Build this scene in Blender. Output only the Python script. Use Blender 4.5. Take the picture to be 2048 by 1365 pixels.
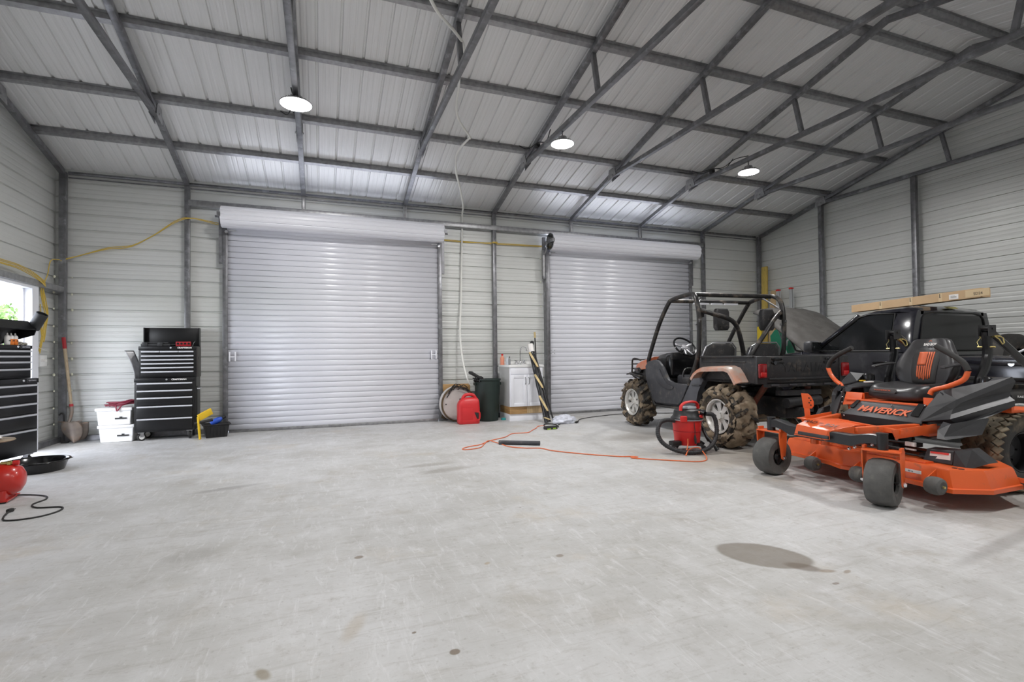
import bpy, bmesh, math, random
from mathutils import Vector, Matrix, Euler, noise as mnoise
PI = math.pi
random.seed(7)
SC = bpy.context.scene
COL = SC.collection
for _o in list(bpy.data.objects): bpy.data.objects.remove(_o, do_unlink=True)

# ---------------------------------------------------------------- camera
CAMZ = 1.075
def make_camera():
    yaw, pitch, roll = .3605, .0166, -.011
    c, s = math.cos(yaw), math.sin(yaw)
    F = Vector((s, c, 0)); R = Vector((c, -s, 0)); U = Vector((0, 0, 1))
    cp, sp = math.cos(pitch), math.sin(pitch)
    F2 = F*cp + U*sp; U2 = F*(-sp) + U*cp
    cr, sr = math.cos(roll), math.sin(roll)
    R2 = R*cr + U2*sr; U3 = R*(-sr) + U2*cr
    cam = bpy.data.cameras.new('camera'); o = bpy.data.objects.new('camera', cam); COL.objects.link(o)
    M = Matrix.Identity(4)
    for i in range(3):
        M[i][0] = R2[i]; M[i][1] = U3[i]; M[i][2] = -F2[i]
    M[0][3] = 0; M[1][3] = 0; M[2][3] = CAMZ
    o.matrix_world = M
    cam.sensor_fit = 'HORIZONTAL'; cam.sensor_width = 36.0
    cam.lens = 1013.5/2048*36; cam.shift_y = 11.78/2048
    cam.clip_start = .05; cam.clip_end = 200
    SC.camera = o
make_camera()

# ---------------------------------------------------------------- world, sun, exposure
def make_world():
    w = bpy.data.worlds.new('world'); SC.world = w; w.use_nodes = True
    nt = w.node_tree; nt.nodes.clear()
    out = nt.nodes.new('ShaderNodeOutputWorld'); bg = nt.nodes.new('ShaderNodeBackground')
    sky = nt.nodes.new('ShaderNodeTexSky'); sky.sky_type = 'HOSEK_WILKIE'; sky.turbidity = 6
    sky.sun_direction = Vector((-.5, -.6, .62)).normalized()
    mix = nt.nodes.new('ShaderNodeMix'); mix.data_type = 'RGBA'
    mix.inputs[0].default_value = .55; mix.inputs[7].default_value = (.92, .97, 1.12, 1)
    nt.links.new(sky.outputs[0], mix.inputs[6]); nt.links.new(mix.outputs[2], bg.inputs[0])
    bg.inputs[1].default_value = 13
    nt.links.new(bg.outputs[0], out.inputs[0])
make_world()
SC.view_settings.view_transform = 'Standard'; SC.view_settings.look = 'None'
SC.view_settings.exposure = 0.0; SC.view_settings.gamma = 1.0
SC.view_settings.use_curve_mapping = False
SC.cycles.max_bounces = 10; SC.cycles.diffuse_bounces = 6; SC.cycles.glossy_bounces = 4
SC.cycles.sample_clamp_indirect = 6.0

# ---------------------------------------------------------------- materials
MATS = {}
def mat(name, col, rough=.5, metal=0.0, var=0.0, vscale=8.0, bump=0.0, bscale=60.0, spec=.5, emit=None, estr=0,
        dirt=None, dirt_amt=0.0, dirt_scale=3.0, coat=0.0, stretch=None, trans=0.0, alpha=1.0):
    if name in MATS: return MATS[name]
    m = bpy.data.materials.new(name); m.use_nodes = True; MATS[name] = m
    nt = m.node_tree; b = nt.nodes['Principled BSDF']; N = nt.nodes.new; L = nt.links.new
    b.inputs['Base Color'].default_value = (*col, 1); b.inputs['Roughness'].default_value = rough
    b.inputs['Metallic'].default_value = metal
    b.inputs['Specular IOR Level'].default_value = spec
    if coat: b.inputs['Coat Weight'].default_value = coat; b.inputs['Coat Roughness'].default_value = .08
    if trans: b.inputs['Transmission Weight'].default_value = trans
    if alpha < 1: b.inputs['Alpha'].default_value = alpha
    tc = N('ShaderNodeTexCoord'); src = tc.outputs['Object']
    if stretch:
        mp = N('ShaderNodeMapping'); mp.inputs['Scale'].default_value = stretch; L(src, mp.inputs[0]); src = mp.outputs[0]
    cur = None
    if var:
        n = N('ShaderNodeTexNoise'); n.inputs['Scale'].default_value = vscale; n.inputs['Detail'].default_value = 6
        L(src, n.inputs['Vector'])
        r = N('ShaderNodeMapRange'); r.inputs[1].default_value = .3; r.inputs[2].default_value = .7
        r.inputs[3].default_value = 1-var; r.inputs[4].default_value = 1+var
        L(n.outputs[0], r.inputs[0])
        mx = N('ShaderNodeVectorMath'); mx.operation = 'SCALE'; mx.inputs[0].default_value = col
        L(r.outputs[0], mx.inputs['Scale']); cur = mx.outputs[0]
        L(cur, b.inputs['Base Color'])
        rr = N('ShaderNodeMapRange'); rr.inputs[3].default_value = max(0, rough-.08); rr.inputs[4].default_value = min(1, rough+.08)
        L(n.outputs[0], rr.inputs[0]); L(rr.outputs[0], b.inputs['Roughness'])
    if dirt:
        n = N('ShaderNodeTexNoise'); n.inputs['Scale'].default_value = dirt_scale; n.inputs['Detail'].default_value = 9
        n.inputs['Roughness'].default_value = .65; L(src, n.inputs['Vector'])
        r = N('ShaderNodeMapRange'); r.inputs[1].default_value = .62-dirt_amt*.4; r.inputs[2].default_value = .72-dirt_amt*.2
        L(n.outputs[0], r.inputs[0])
        mx = N('ShaderNodeMix'); mx.data_type = 'RGBA'; mx.inputs[7].default_value = (*dirt, 1)
        if cur: L(cur, mx.inputs[6])
        else: mx.inputs[6].default_value = (*col, 1)
        L(r.outputs[0], mx.inputs[0]); L(mx.outputs[2], b.inputs['Base Color'])
    if bump:
        n = N('ShaderNodeTexNoise'); n.inputs['Scale'].default_value = bscale; n.inputs['Detail'].default_value = 5
        L(src, n.inputs['Vector'])
        bp = N('ShaderNodeBump'); bp.inputs['Strength'].default_value = bump; bp.inputs['Distance'].default_value = .004
        L(n.outputs[0], bp.inputs['Height']); L(bp.outputs[0], b.inputs['Normal'])
    if emit:
        b.inputs['Emission Color'].default_value = (*emit, 1); b.inputs['Emission Strength'].default_value = estr
    return m

# ---------------------------------------------------------------- mesh builder
class MB:
    def __init__(s): s.bm = bmesh.new()
    def _add(s, verts, faces):
        vs = [s.bm.verts.new(v) for v in verts]; out = []
        for f in faces:
            try: out.append(s.bm.faces.new([vs[i] for i in f]))
            except ValueError: pass
        return vs, out
    def box(s, c, d, rot=None, bev=0.0, seg=2):
        """box centred at c with full sizes d"""
        hx, hy, hz = d[0]/2, d[1]/2, d[2]/2
        V = [Vector((x, y, z)) for x in (-hx, hx) for y in (-hy, hy) for z in (-hz, hz)]
        Fc = [(0,1,3,2),(4,6,7,5),(0,4,5,1),(2,3,7,6),(0,2,6,4),(1,5,7,3)]
        if rot is not None:
            E = rot if isinstance(rot, Matrix) else Euler(rot).to_matrix()
            V = [E @ v for v in V]
        V = [v + Vector(c) for v in V]
        vs, fs = s._add(V, Fc)
        if bev > 0:
            bev = min(bev, min(d)*.49)
            ed = list({e for f in fs for e in f.edges})
            bmesh.ops.bevel(s.bm, geom=ed, offset=bev, segments=seg, profile=.5, affect='EDGES')
        return s
    def bb(s, a, b, bev=0.0, seg=2):
        """box from corner a to corner b"""
        return s.box([(a[i]+b[i])/2 for i in range(3)], [abs(b[i]-a[i]) for i in range(3)], None, bev, seg)
    def beam(s, a, b, w, h, up=(0,0,1), bev=0.0):
        """rectangular bar from a to b, w across, h along up"""
        a = Vector(a); b = Vector(b); d = b-a; l = d.length; x = d.normalized()
        u = Vector(up); y = u.cross(x)
        if y.length < 1e-5: y = Vector((1,0,0)).cross(x)
        if y.length < 1e-5: y = Vector((0,1,0)).cross(x)
        y.normalize(); z = x.cross(y)
        M = Matrix((x, y, z)).transposed()
        return s.box((a+b)/2, (l, w, h), M, bev)
    def tube(s, pts, r, n=10, closed=False, cap=True, smooth_path=0, sq=None):
        pts = [Vector(p) for p in pts]
        if smooth_path: pts = spline(pts, smooth_path, closed)
        N = len(pts); rs = r if isinstance(r, (list, tuple)) else [r]*N
        if len(rs) != N: rs = [rs[min(len(rs)-1, int(i*len(rs)/N))] for i in range(N)]
        rings = []; prev = None
        for i, p in enumerate(pts):
            if closed: t = (pts[(i+1) % N]-pts[i-1])
            else: t = pts[min(i+1, N-1)]-pts[max(i-1, 0)]
            if t.length < 1e-9: t = Vector((0,0,1))
            t.normalize()
            if prev is None:
                a = Vector((0,0,1)) if abs(t.z) < .9 else Vector((1,0,0))
                prev = (a - t*a.dot(t)).normalized()
            else:
                q = prev - t*prev.dot(t)
                prev = q.normalized() if q.length > 1e-6 else t.orthogonal().normalized()
            bn = t.cross(prev)
            sx, sy = sq if sq else (1, 1)
            rings.append([s.bm.verts.new(p + prev*(rs[i]*sx*math.cos(2*PI*k/n)) + bn*(rs[i]*sy*math.sin(2*PI*k/n))) for k in range(n)])
        for i in range(N if closed else N-1):
            A = rings[i]; B = rings[(i+1) % N]
            for k in range(n):
                try: s.bm.faces.new((A[k], A[(k+1) % n], B[(k+1) % n], B[k]))
                except ValueError: pass
        if cap and not closed:
            s.bm.faces.new(rings[0][::-1]); s.bm.faces.new(rings[-1])
        return s
    def cyl(s, a, b, r, n=20, r2=None):
        return s.tube([a, b], [r, r if r2 is None else r2], n)
    def lathe(s, prof, c=(0,0,0), axis='Z', n=32, cap=True, wob=None):
        """prof: list of (radius, height) revolved round axis through c"""
        rings = []
        ax = {'X': (Vector((0,1,0)), Vector((0,0,1)), Vector((1,0,0))),
              'Y': (Vector((0,0,1)), Vector((1,0,0)), Vector((0,1,0))),
              'Z': (Vector((1,0,0)), Vector((0,1,0)), Vector((0,0,1)))}[axis] if isinstance(axis, str) else axis
        c = Vector(c)
        for (r, h) in prof:
            if abs(r) < 1e-6: rings.append([s.bm.verts.new(c+ax[2]*h)])
            else: rings.append([s.bm.verts.new(c + ax[0]*(r*math.cos(2*PI*k/n)) + ax[1]*(r*math.sin(2*PI*k/n)) + ax[2]*h) for k in range(n)])
        for A, B in zip(rings, rings[1:]):
            for k in range(n):
                a0 = A[k % len(A)]; a1 = A[(k+1) % len(A)]; b0 = B[k % len(B)]; b1 = B[(k+1) % len(B)]
                f = [a0]
                for v in (a1, b1, b0):
                    if v not in f: f.append(v)
                if len(f) > 2:
                    try: s.bm.faces.new(f)
                    except ValueError: pass
        if cap:
            for r in (rings[0][::-1], rings[-1]):
                if len(r) > 2:
                    try: s.bm.faces.new(r)
                    except ValueError: pass
        return s
    def prism(s, pts, d, holes=None, bev=0.0, seg=2):
        """closed planar outline pts (3d) extruded by vector d"""
        P0 = [Vector(p) for p in pts]; d = Vector(d); n = len(P0)
        V = P0 + [p+d for p in P0]
        Fc = [tuple(range(n))[::-1], tuple(range(n, 2*n))] + [(i, (i+1) % n, n+(i+1) % n, n+i) for i in range(n)]
        vs, fs = s._add(V, Fc)
        if bev > 0:
            ed = list({e for f in fs[:2] for e in f.edges})
            bmesh.ops.bevel(s.bm, geom=ed, offset=bev, segments=seg, profile=.5, affect='EDGES')
        return s
    def loft(s, secs, cap=True, closed=True):
        """list of rings (same point count)"""
        R = [[s.bm.verts.new(Vector(p)) for p in r] for r in secs]; n = len(R[0])
        for A, B in zip(R, R[1:]):
            for k in range(n if closed else n-1):
                try: s.bm.faces.new((A[k], A[(k+1) % n], B[(k+1) % n], B[k]))
                except ValueError: pass
        if cap and closed:
            s.bm.faces.new(R[0][::-1]); s.bm.faces.new(R[-1])
        return s
    def grid(s, fn, nu, nv):
        G = [[s.bm.verts.new(Vector(fn(i/nu, j/nv))) for j in range(nv+1)] for i in range(nu+1)]
        for i in range(nu):
            for j in range(nv):
                s.bm.faces.new((G[i][j], G[i+1][j], G[i+1][j+1], G[i][j+1]))
        return s
    def sphere(s, c, r, n=16, sc=(1,1,1)):
        pr = [(math.sin(PI*i/n), -math.cos(PI*i/n)) for i in range(n+1)]
        k = len(s.bm.verts)
        s.lathe([(max(a, 0) if 0 < i < n else 0, b) for i, (a, b) in enumerate(pr)], n=n*2, cap=False)
        s.bm.verts.ensure_lookup_table()
        for v in s.bm.verts[k:]:
            v.co = Vector((v.co.x*r*sc[0]+c[0], v.co.y*r*sc[1]+c[1], v.co.z*r*sc[2]+c[2]))
        return s
    def build(s, name, m, parent=None, smooth=True, solid=0.0, off=0, sub=0, ang=35, bevel=0.0):
        bmesh.ops.remove_doubles(s.bm, verts=s.bm.verts, dist=1e-5)
        bmesh.ops.recalc_face_normals(s.bm, faces=s.bm.faces)
        me = bpy.data.meshes.new(name); s.bm.to_mesh(me); s.bm.free()
        o = bpy.data.objects.new(name, me); COL.objects.link(o)
        me.materials.append(MATS[m] if isinstance(m, str) else m)
        if parent is not None: o.parent = parent
        if smooth:
            for p in me.polygons: p.use_smooth = True
            bpy_sharp(me, math.radians(ang))
        if solid:
            k = o.modifiers.new('solid', 'SOLIDIFY'); k.thickness = solid; k.offset = off
        if bevel:
            k = o.modifiers.new('bev', 'BEVEL'); k.width = bevel; k.segments = 2; k.limit_method = 'ANGLE'; k.angle_limit = math.radians(40)
        if sub:
            k = o.modifiers.new('sub', 'SUBSURF'); k.levels = sub; k.render_levels = sub
        return o
def bpy_sharp(me, ang):
    bm = bmesh.new(); bm.from_mesh(me)
    for e in bm.edges:
        e.smooth = not (len(e.link_faces) == 2 and e.calc_face_angle(0) > ang)
    bm.to_mesh(me); bm.free()
def spline(pts, k=8, closed=False):
    pts = [Vector(p) for p in pts]; n = len(pts); out = []
    rng = range(n if closed else n-1)
    for i in rng:
        p0 = pts[(i-1) % n] if (closed or i > 0) else pts[0]*2-pts[1]
        p1 = pts[i]; p2 = pts[(i+1) % n]
        p3 = pts[(i+2) % n] if (closed or i+2 < n) else pts[-1]*2-pts[-2]
        for j in range(k):
            t = j/k
            out.append(.5*((2*p1)+(p2-p0)*t+(2*p0-5*p1+4*p2-p3)*t*t+(3*p1-p0-3*p2+p3)*t**3))
    if not closed: out.append(pts[-1])
    return out
def arc(c, r, a0, a1, n, plane='XZ', h=0.0):
    out = []
    for i in range(n+1):
        a = math.radians(a0+(a1-a0)*i/n); u, v = r*math.cos(a), r*math.sin(a)
        p = {'XZ': (u, h, v), 'XY': (u, v, h), 'YZ': (h, u, v)}[plane]
        out.append(Vector(c)+Vector(p))
    return out
def thing(name, label, cat, loc=(0,0,0), rz=0.0, group=None, rot=None):
    o = bpy.data.objects.new(name, None); COL.objects.link(o); o.empty_display_size = .1
    o.location = loc; o.rotation_euler = rot if rot else (0, 0, rz)
    o['label'] = label; o['category'] = cat
    if group: o['group'] = group
    return o
def tag(o, label, cat, group=None, kind=None):
    if label: o['label'] = label
    if cat: o['category'] = cat
    if group: o['group'] = group
    if kind: o['kind'] = kind
    return o
def struct(o): o['kind'] = 'structure'; return o
def kids(o): return [c for c in bpy.data.objects if c.parent == o]
def copy_tree(o, parent=None):
    ch = kids(o); c = o.copy(); COL.objects.link(c); c.parent = parent
    for k in ch: copy_tree(k, c)
    return c
FONTS = {}
def text(name, body, size, m, parent, loc, xdir, updir, depth=.002, shear=0.0, bold=0.0, space=1.0, align='CENTER', fit=None):
    """solid lettering: reads along xdir with its top towards updir"""
    cu = bpy.data.curves.new(name, 'FONT'); cu.body = body; cu.size = size; cu.extrude = depth/2
    cu.align_x = align; cu.align_y = 'CENTER'; cu.shear = shear; cu.offset = bold; cu.space_character = space
    tmp = bpy.data.objects.new('tmp_text', cu); COL.objects.link(tmp)
    dg = bpy.context.evaluated_depsgraph_get(); dg.update()
    me = bpy.data.meshes.new_from_object(tmp.evaluated_get(dg)); me.name = name
    bpy.data.objects.remove(tmp, do_unlink=True)
    if fit:
        w = max(v.co.x for v in me.vertices)-min(v.co.x for v in me.vertices)
        for v in me.vertices: v.co.x *= fit/w
    x = Vector(xdir).normalized(); u = Vector(updir).normalized(); u = (u-x*u.dot(x)).normalized(); z = x.cross(u)
    for v in me.vertices: v.co = Vector(loc)+x*v.co.x+u*v.co.y+z*v.co.z
    me.materials.clear(); me.materials.append(MATS[m])
    o = bpy.data.objects.new(name, me); COL.objects.link(o)
    if parent is not None: o.parent = parent
    return o
mat('steel', (.20,.20,.212), .38, .6, var=.22, vscale=14, stretch=(1,1,1), dirt=(.36,.37,.39), dirt_amt=.18, dirt_scale=6)
mat('galv', (.36,.36,.37), .38, .8, var=.2, vscale=20)
mat('door_white', (.74,.745,.80), .28, .0, spec=.6)
mat('coil_white', (.82,.825,.88), .26, .0, spec=.6)
mat('black_plastic', (.012,.012,.013), .42, 0, var=.2, vscale=20)
mat('black_gloss', (.008,.008,.009), .16, 0, spec=.6)
mat('black_mat', (.02,.02,.021), .6, 0)
mat('rubber', (.022,.021,.02), .7, 0, var=.25, vscale=25)
mat('orange_paint', (.82,.115,.018), .33, 0, var=.06, vscale=5, coat=.25, dirt=(.30,.09,.04), dirt_amt=.05, dirt_scale=9)
mat('orange_text', (.70,.14,.05), .5)
mat('red_paint', (.52,.02,.012), .3, 0, coat=.3)
mat('red_plastic', (.62,.022,.02), .4, 0, var=.05)
mat('chrome', (.75,.76,.78), .16, 1.0)
mat('white_plastic', (.80,.80,.79), .38)
mat('white_paint', (.84,.85,.90), .35, var=.02)
mat('wood', (.42,.25,.10), .6, 0, var=.2, vscale=6, stretch=(1,1,8))
mat('wood_pale', (.50,.36,.20), .6, 0, var=.18, vscale=6, stretch=(8,1,1))
mat('yellow_cable', (.62,.44,.08), .45)
mat('yellow', (.80,.52,.02), .45, var=.06)
mat('white_cable', (.78,.78,.74), .45)
mat('silver_handle', (.55,.56,.60), .3, .6)
mat('glass_dark', (.012,.013,.014), .06, 0, spec=.7)

def wall_material():
    m = bpy.data.materials.new('painted_panel'); m.use_nodes = True; MATS['panel'] = m
    nt = m.node_tree; b = nt.nodes['Principled BSDF']; N = nt.nodes.new; L = nt.links.new
    tc = N('ShaderNodeTexCoord'); n = N('ShaderNodeTexNoise'); n.inputs['Scale'].default_value = 1.3; n.inputs['Detail'].default_value = 8
    L(tc.outputs['Object'], n.inputs['Vector'])
    cr = N('ShaderNodeValToRGB'); cr.color_ramp.elements[0].position = .3; cr.color_ramp.elements[1].position = .75
    cr.color_ramp.elements[0].color = (.60,.61,.59,1); cr.color_ramp.elements[1].color = (.65,.66,.645,1)
    L(n.outputs[0], cr.inputs[0]); L(cr.outputs[0], b.inputs['Base Color'])
    b.inputs['Roughness'].default_value = .40; b.inputs['Metallic'].default_value = .1
    mp = N('ShaderNodeMapping'); mp.inputs['Scale'].default_value = (2, 2, 60); L(tc.outputs['Object'], mp.inputs[0])
    n2 = N('ShaderNodeTexNoise'); n2.inputs['Scale'].default_value = 2; L(mp.outputs[0], n2.inputs['Vector'])
    bp = N('ShaderNodeBump'); bp.inputs['Strength'].default_value = .03; bp.inputs['Distance'].default_value = .001
    pass
wall_material()
def roof_material():
    m = bpy.data.materials.new('galvalume_roof'); m.use_nodes = True; MATS['roof'] = m
    nt = m.node_tree; b = nt.nodes['Principled BSDF']; N = nt.nodes.new; L = nt.links.new
    tc = N('ShaderNodeTexCoord'); mp = N('ShaderNodeMapping'); mp.inputs['Scale'].default_value = (40, .8, .8); L(tc.outputs['Object'], mp.inputs[0])
    n = N('ShaderNodeTexNoise'); n.inputs['Scale'].default_value = 1.6; n.inputs['Detail'].default_value = 5; L(mp.outputs[0], n.inputs['Vector'])
    cr = N('ShaderNodeValToRGB'); cr.color_ramp.elements[0].position = .3; cr.color_ramp.elements[1].position = .7
    cr.color_ramp.elements[0].color = (.72,.72,.715,1); cr.color_ramp.elements[1].color = (.78,.78,.78,1)
    L(n.outputs[0], cr.inputs[0]); L(cr.outputs[0], b.inputs['Base Color'])
    b.inputs['Roughness'].default_value = .42; b.inputs['Metallic'].default_value = .2
roof_material()
def floor_material():
    m = bpy.data.materials.new('concrete'); m.use_nodes = True; MATS['concrete'] = m
    nt = m.node_tree; b = nt.nodes['Principled BSDF']; N = nt.nodes.new; L = nt.links.new
    geo = N('ShaderNodeNewGeometry'); pos = geo.outputs['Position']
    def noise(scale, detail=8, rough=.6, vec=None, dist=0):
        n = N('ShaderNodeTexNoise'); n.inputs['Scale'].default_value = scale; n.inputs['Detail'].default_value = detail
        n.inputs['Roughness'].default_value = rough; n.inputs['Distortion'].default_value = dist
        L(vec or pos, n.inputs['Vector']); return n.outputs[0]
    def ramp(v, a, b_, lo=0., hi=1.):
        r = N('ShaderNodeMapRange'); r.inputs[1].default_value = a; r.inputs[2].default_value = b_
        r.inputs[3].default_value = lo; r.inputs[4].default_value = hi; r.interpolation_type = 'SMOOTHSTEP'; L(v, r.inputs[0]); return r.outputs[0]
    def math_(op, a, b_=None):
        k = N('ShaderNodeMath'); k.operation = op
        for i, v in enumerate((a, b_)):
            if v is None: continue
            if isinstance(v, (int, float)): k.inputs[i].default_value = v
            else: L(v, k.inputs[i])
        return k.outputs[0]
    def mix(fac, A, B):
        k = N('ShaderNodeMix'); k.data_type = 'RGBA'
        if isinstance(fac, (int, float)): k.inputs[0].default_value = fac
        else: L(fac, k.inputs[0])
        for i, v in ((6, A), (7, B)):
            if isinstance(v, tuple): k.inputs[i].default_value = (*v, 1)
            else: L(v, k.inputs[i])
        return k.outputs[2]
    base = mix(ramp(noise(.7, 6), .35, .68), (.42,.415,.40), (.53,.53,.53))
    base = mix(ramp(noise(3.2, 10, .7), .42, .72, 0, .6), base, (.60,.60,.605))
    base = mix(ramp(noise(1.6, 9, .65, dist=.6), .54, .72, 0, .5), base, (.33,.30,.25))
    base = mix(ramp(noise(9, 8, .7), .52, .74, 0, .5), base, (.30,.28,.25))
    base = mix(ramp(noise(38, 4, .7), .55, .75, 0, .55), base, (.28,.26,.24))
    ms = N('ShaderNodeMapping'); ms.inputs['Scale'].default_value = (1.2, 9, 1); ms.inputs['Rotation'].default_value = (0, 0, -.35); L(pos, ms.inputs[0])
    base = mix(ramp(noise(2.2, 9, .75, vec=ms.outputs[0], dist=1.2), .50, .68, 0, .5), base, (.34,.325,.30))
    ms2 = N('ShaderNodeMapping'); ms2.inputs['Scale'].default_value = (7, 1.3, 1); ms2.inputs['Rotation'].default_value = (0, 0, -.7); L(pos, ms2.inputs[0])
    base = mix(ramp(noise(2.6, 9, .75, vec=ms2.outputs[0], dist=1.5), .52, .68, 0, .5), base, (.66,.66,.67))
    base = mix(ramp(noise(1.0, 7, .7), .54, .70, 0, .42), base, (.46,.40,.32))
    # rusty spots
    base = mix(math_('MULTIPLY', ramp(noise(5.5, 8, .75), .66, .74), .35), base, (.42,.27,.15))
    # dark specks
    vo = N('ShaderNodeTexVoronoi'); vo.inputs['Scale'].default_value = 5.0; vo.inputs['Randomness'].default_value = 1; L(pos, vo.inputs['Vector'])
    sp = math_('MULTIPLY', ramp(vo.outputs['Distance'], .018, .05, 1, 0), ramp(noise(1.1), .45, .6))
    base = mix(math_('MULTIPLY', sp, .7), base, (.08,.07,.06))
    # separate x / y
    sx = N('ShaderNodeSeparateXYZ'); L(pos, sx.inputs[0])
    warp = noise(2.5, 6, .6); w2 = math_('MULTIPLY', math_('SUBTRACT', warp, .5), .25)
    def blob(cx, cy, rx, ry, rot, edge=.12, wamp=1.0):
        c, s = math.cos(rot), math.sin(rot)
        dx = math_('SUBTRACT', sx.outputs[0], cx); dy = math_('SUBTRACT', sx.outputs[1], cy)
        u = math_('DIVIDE', math_('ADD', math_('MULTIPLY', dx, c), math_('MULTIPLY', dy, s)), rx)
        v = math_('DIVIDE', math_('SUBTRACT', math_('MULTIPLY', dy, c), math_('MULTIPLY', dx, s)), ry)
        d = math_('SQRT', math_('ADD', math_('MULTIPLY', u, u), math_('MULTIPLY', v, v)))
        d = math_('ADD', d, math_('MULTIPLY', w2, wamp))
        return ramp(d, 1-edge, 1+edge, 1, 0)
    for (cx, cy, rx, ry, rot, col, amt, e) in STAINS:
        base = mix(math_('MULTIPLY', blob(cx, cy, rx, ry, rot, e), amt), base, col)
    # a few hairline marks
    mp = N('ShaderNodeMapping'); mp.inputs['Scale'].default_value = (.9, 6, 1); mp.inputs['Rotation'].default_value = (0, 0, .5); L(pos, mp.inputs[0])
    base = mix(ramp(noise(3.0, 5, .6, vec=mp.outputs[0]), .66, .8, 0, .18), base, (.30,.29,.28))
    L(base, b.inputs['Base Color'])
    rg = ramp(noise(4, 6), .3, .7, .42, .62); L(rg, b.inputs['Roughness'])
    b.inputs['Specular IOR Level'].default_value = .35
    bp = N('ShaderNodeBump'); bp.inputs['Strength'].default_value = .25; bp.inputs['Distance'].default_value = .003
    L(noise(30, 8, .7), bp.inputs['Height']); L(bp.outputs[0], b.inputs['Normal'])
STAINS = [
 (2.19,2.07,.235,.16,-.85,(.17,.145,.115),.78,.07),
 (2.25,1.88,.08,.045,-.9,(.13,.10,.075),.7,.3),
 (2.318,1.80,.04,.018,-.3,(.22,.16,.10),.6,.4),
 (2.40,1.76,.03,.012,.3,(.22,.16,.10),.6,.4),
 (2.228,1.69,.02,.010,0,(.16,.12,.09),.7,.3),
 (1.11,4.72,.25,.07,.2,(.24,.22,.19),.5,.6),
 (-.68,3.22,.14,.08,.4,(.30,.29,.27),.35,.5),
 (-.72,4.77,.24,.05,.3,(.22,.21,.20),.5,.5),
 (.185,2.855,.024,.020,.2,(.17,.13,.09),.75,.25),(1.19,2.468,.022,.018,.3,(.20,.16,.12),.7,.3),(.45,1.816,.020,.018,.3,(.16,.12,.08),.85,.2),(.334,2.0,.009,.007,.3,(.16,.12,.08),.85,.3),(.80,2.52,.018,.012,.8,(.34,.26,.16),.6,.4),(.118,2.13,.10,.03,1.2,(.36,.29,.20),.4,.6),(-.19,1.93,.02,.04,.5,(.20,.16,.09),.7,.4),
 (1.0,5.0,.25,.06,.1,(.26,.24,.21),.5,.4),

 (4.0,4.1,.8,.35,.2,(.30,.26,.21),.55,.5),
 (4.6,3.9,.6,.4,.2,(.20,.17,.14),.55,.6),
 (4.9,2.2,.9,.3,.1,(.28,.25,.21),.5,.5),
 (3.6,1.7,.6,.04,.15,(.20,.19,.18),.4,.5),
 (3.9,5.6,.5,.25,.3,(.25,.23,.21),.6,.5),
]
floor_material()
# ---------------------------------------------------------------- building shell
XL, XR, D, YN, YR = -3.235, 8.942, 8.361, -.965, 3.70
ZR = 4.70; SL = .25                         # rafter underside at ridge, slope
RIB = .2164
def rzu(y): return ZR - SL*abs(y-YR) - .0   # underside of rafters
GIRT = .07                                  # wall panel stands this far behind the frame face
def prof(w0, w1, base=0.0, phase=3.2605, RIB=RIB):
    """(coordinate, outward offset) of a ribbed panel between w0 and w1"""
    pts = []; k0 = math.floor((w0-phase)/RIB)-1; k1 = math.ceil((w1-phase)/RIB)+1
    for k in range(k0, k1):
        z = phase+k*RIB
        for dz, o in ((-.017,0),(-.010,.020),(.010,.020),(.017,0),(.066,0),(.074,.0022),(.086,.0022),(.094,0),(.124,0),(.132,.0022),(.144,.0022),(.152,0)):
            pts.append((z+dz, o+base))
    pts = [p for p in pts if w0 < p[0] < w1]
    return [(w0, base)]+pts+[(w1, base)]
floor = MB().bb((XL-.25, YN-.25, -.12), (XR+.25, D+.25, 0)).build('floor', 'concrete', smooth=False); struct(floor)
# back wall panel
def back_wall():
    m = MB(); P = prof(0, 3.70)
    # opening-free panel behind the doors too: split round the two doorways
    spans = [(XL-.095, -1.25, 0, 3.70), (1.82, 3.88, 0, 3.70), (6.96, XR+.095, 0, 3.70), (-1.25, 1.82, 3.2, 3.70), (3.88, 6.96, 3.2, 3.70)]
    for x0, x1, z0, z1 in spans:
        pr = prof(z0, z1)
        m.loft([[(x0, D+GIRT+o, z) for z, o in pr], [(x1, D+GIRT+o, z) for z, o in pr]], closed=False)
    return m.build('wall_back', 'panel', smooth=False, solid=.004, off=0)
struct(back_wall())
def gable(name, xw, sgn, openings=()):
    m = MB(); pr = prof(0, 5.05); x = xw + sgn*GIRT
    # cells of the wall in y, cut by openings (y0,y1,z0,z1)
    def top(z):   # y range of the wall at height z
        h = (ZR+.158-z)/SL
        return max(YN-.09, YR-h), min(D+.09, YR+h)
    for (za, oa), (zb, ob) in zip(pr, pr[1:]):
        zc = (za+zb)/2
        a0, a1 = top(za); b0, b1 = top(zb)
        segs = [(a0, a1, b0, b1)]
        for (y0, y1, z0, z1) in openings:
            if z0-1e-4 <= zc <= z1+1e-4:
                segs = [(a0, y0, b0, y0), (y1, a1, y1, b1)]
        for (p0, p1, q0, q1) in segs:
            if p1 <= p0: continue
            m._add([(x+sgn*oa, p0, za), (x+sgn*oa, p1, za), (x+sgn*ob, max(q1, q0), zb), (x+sgn*ob, q0, zb)], [(0,1,2,3)])
    return struct(m.build(name, 'panel', smooth=False, solid=.004, off=0))
DOOR_Y0, DOOR_Y1, DOOR_Z = 5.70, 7.60, 1.975
gable('wall_left', XL, -1, [(DOOR_Y0, DOOR_Y1, -1, DOOR_Z)])
gable('wall_right', XR, 1)
m = MB(); pr = prof(0, 3.70)
m.loft([[(XL-.02, YN-GIRT-o, z) for z, o in pr], [(XR+.02, YN-GIRT-o, z) for z, o in pr]], closed=False)
struct(m.build('wall_front', 'panel', smooth=False, solid=.004))
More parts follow.
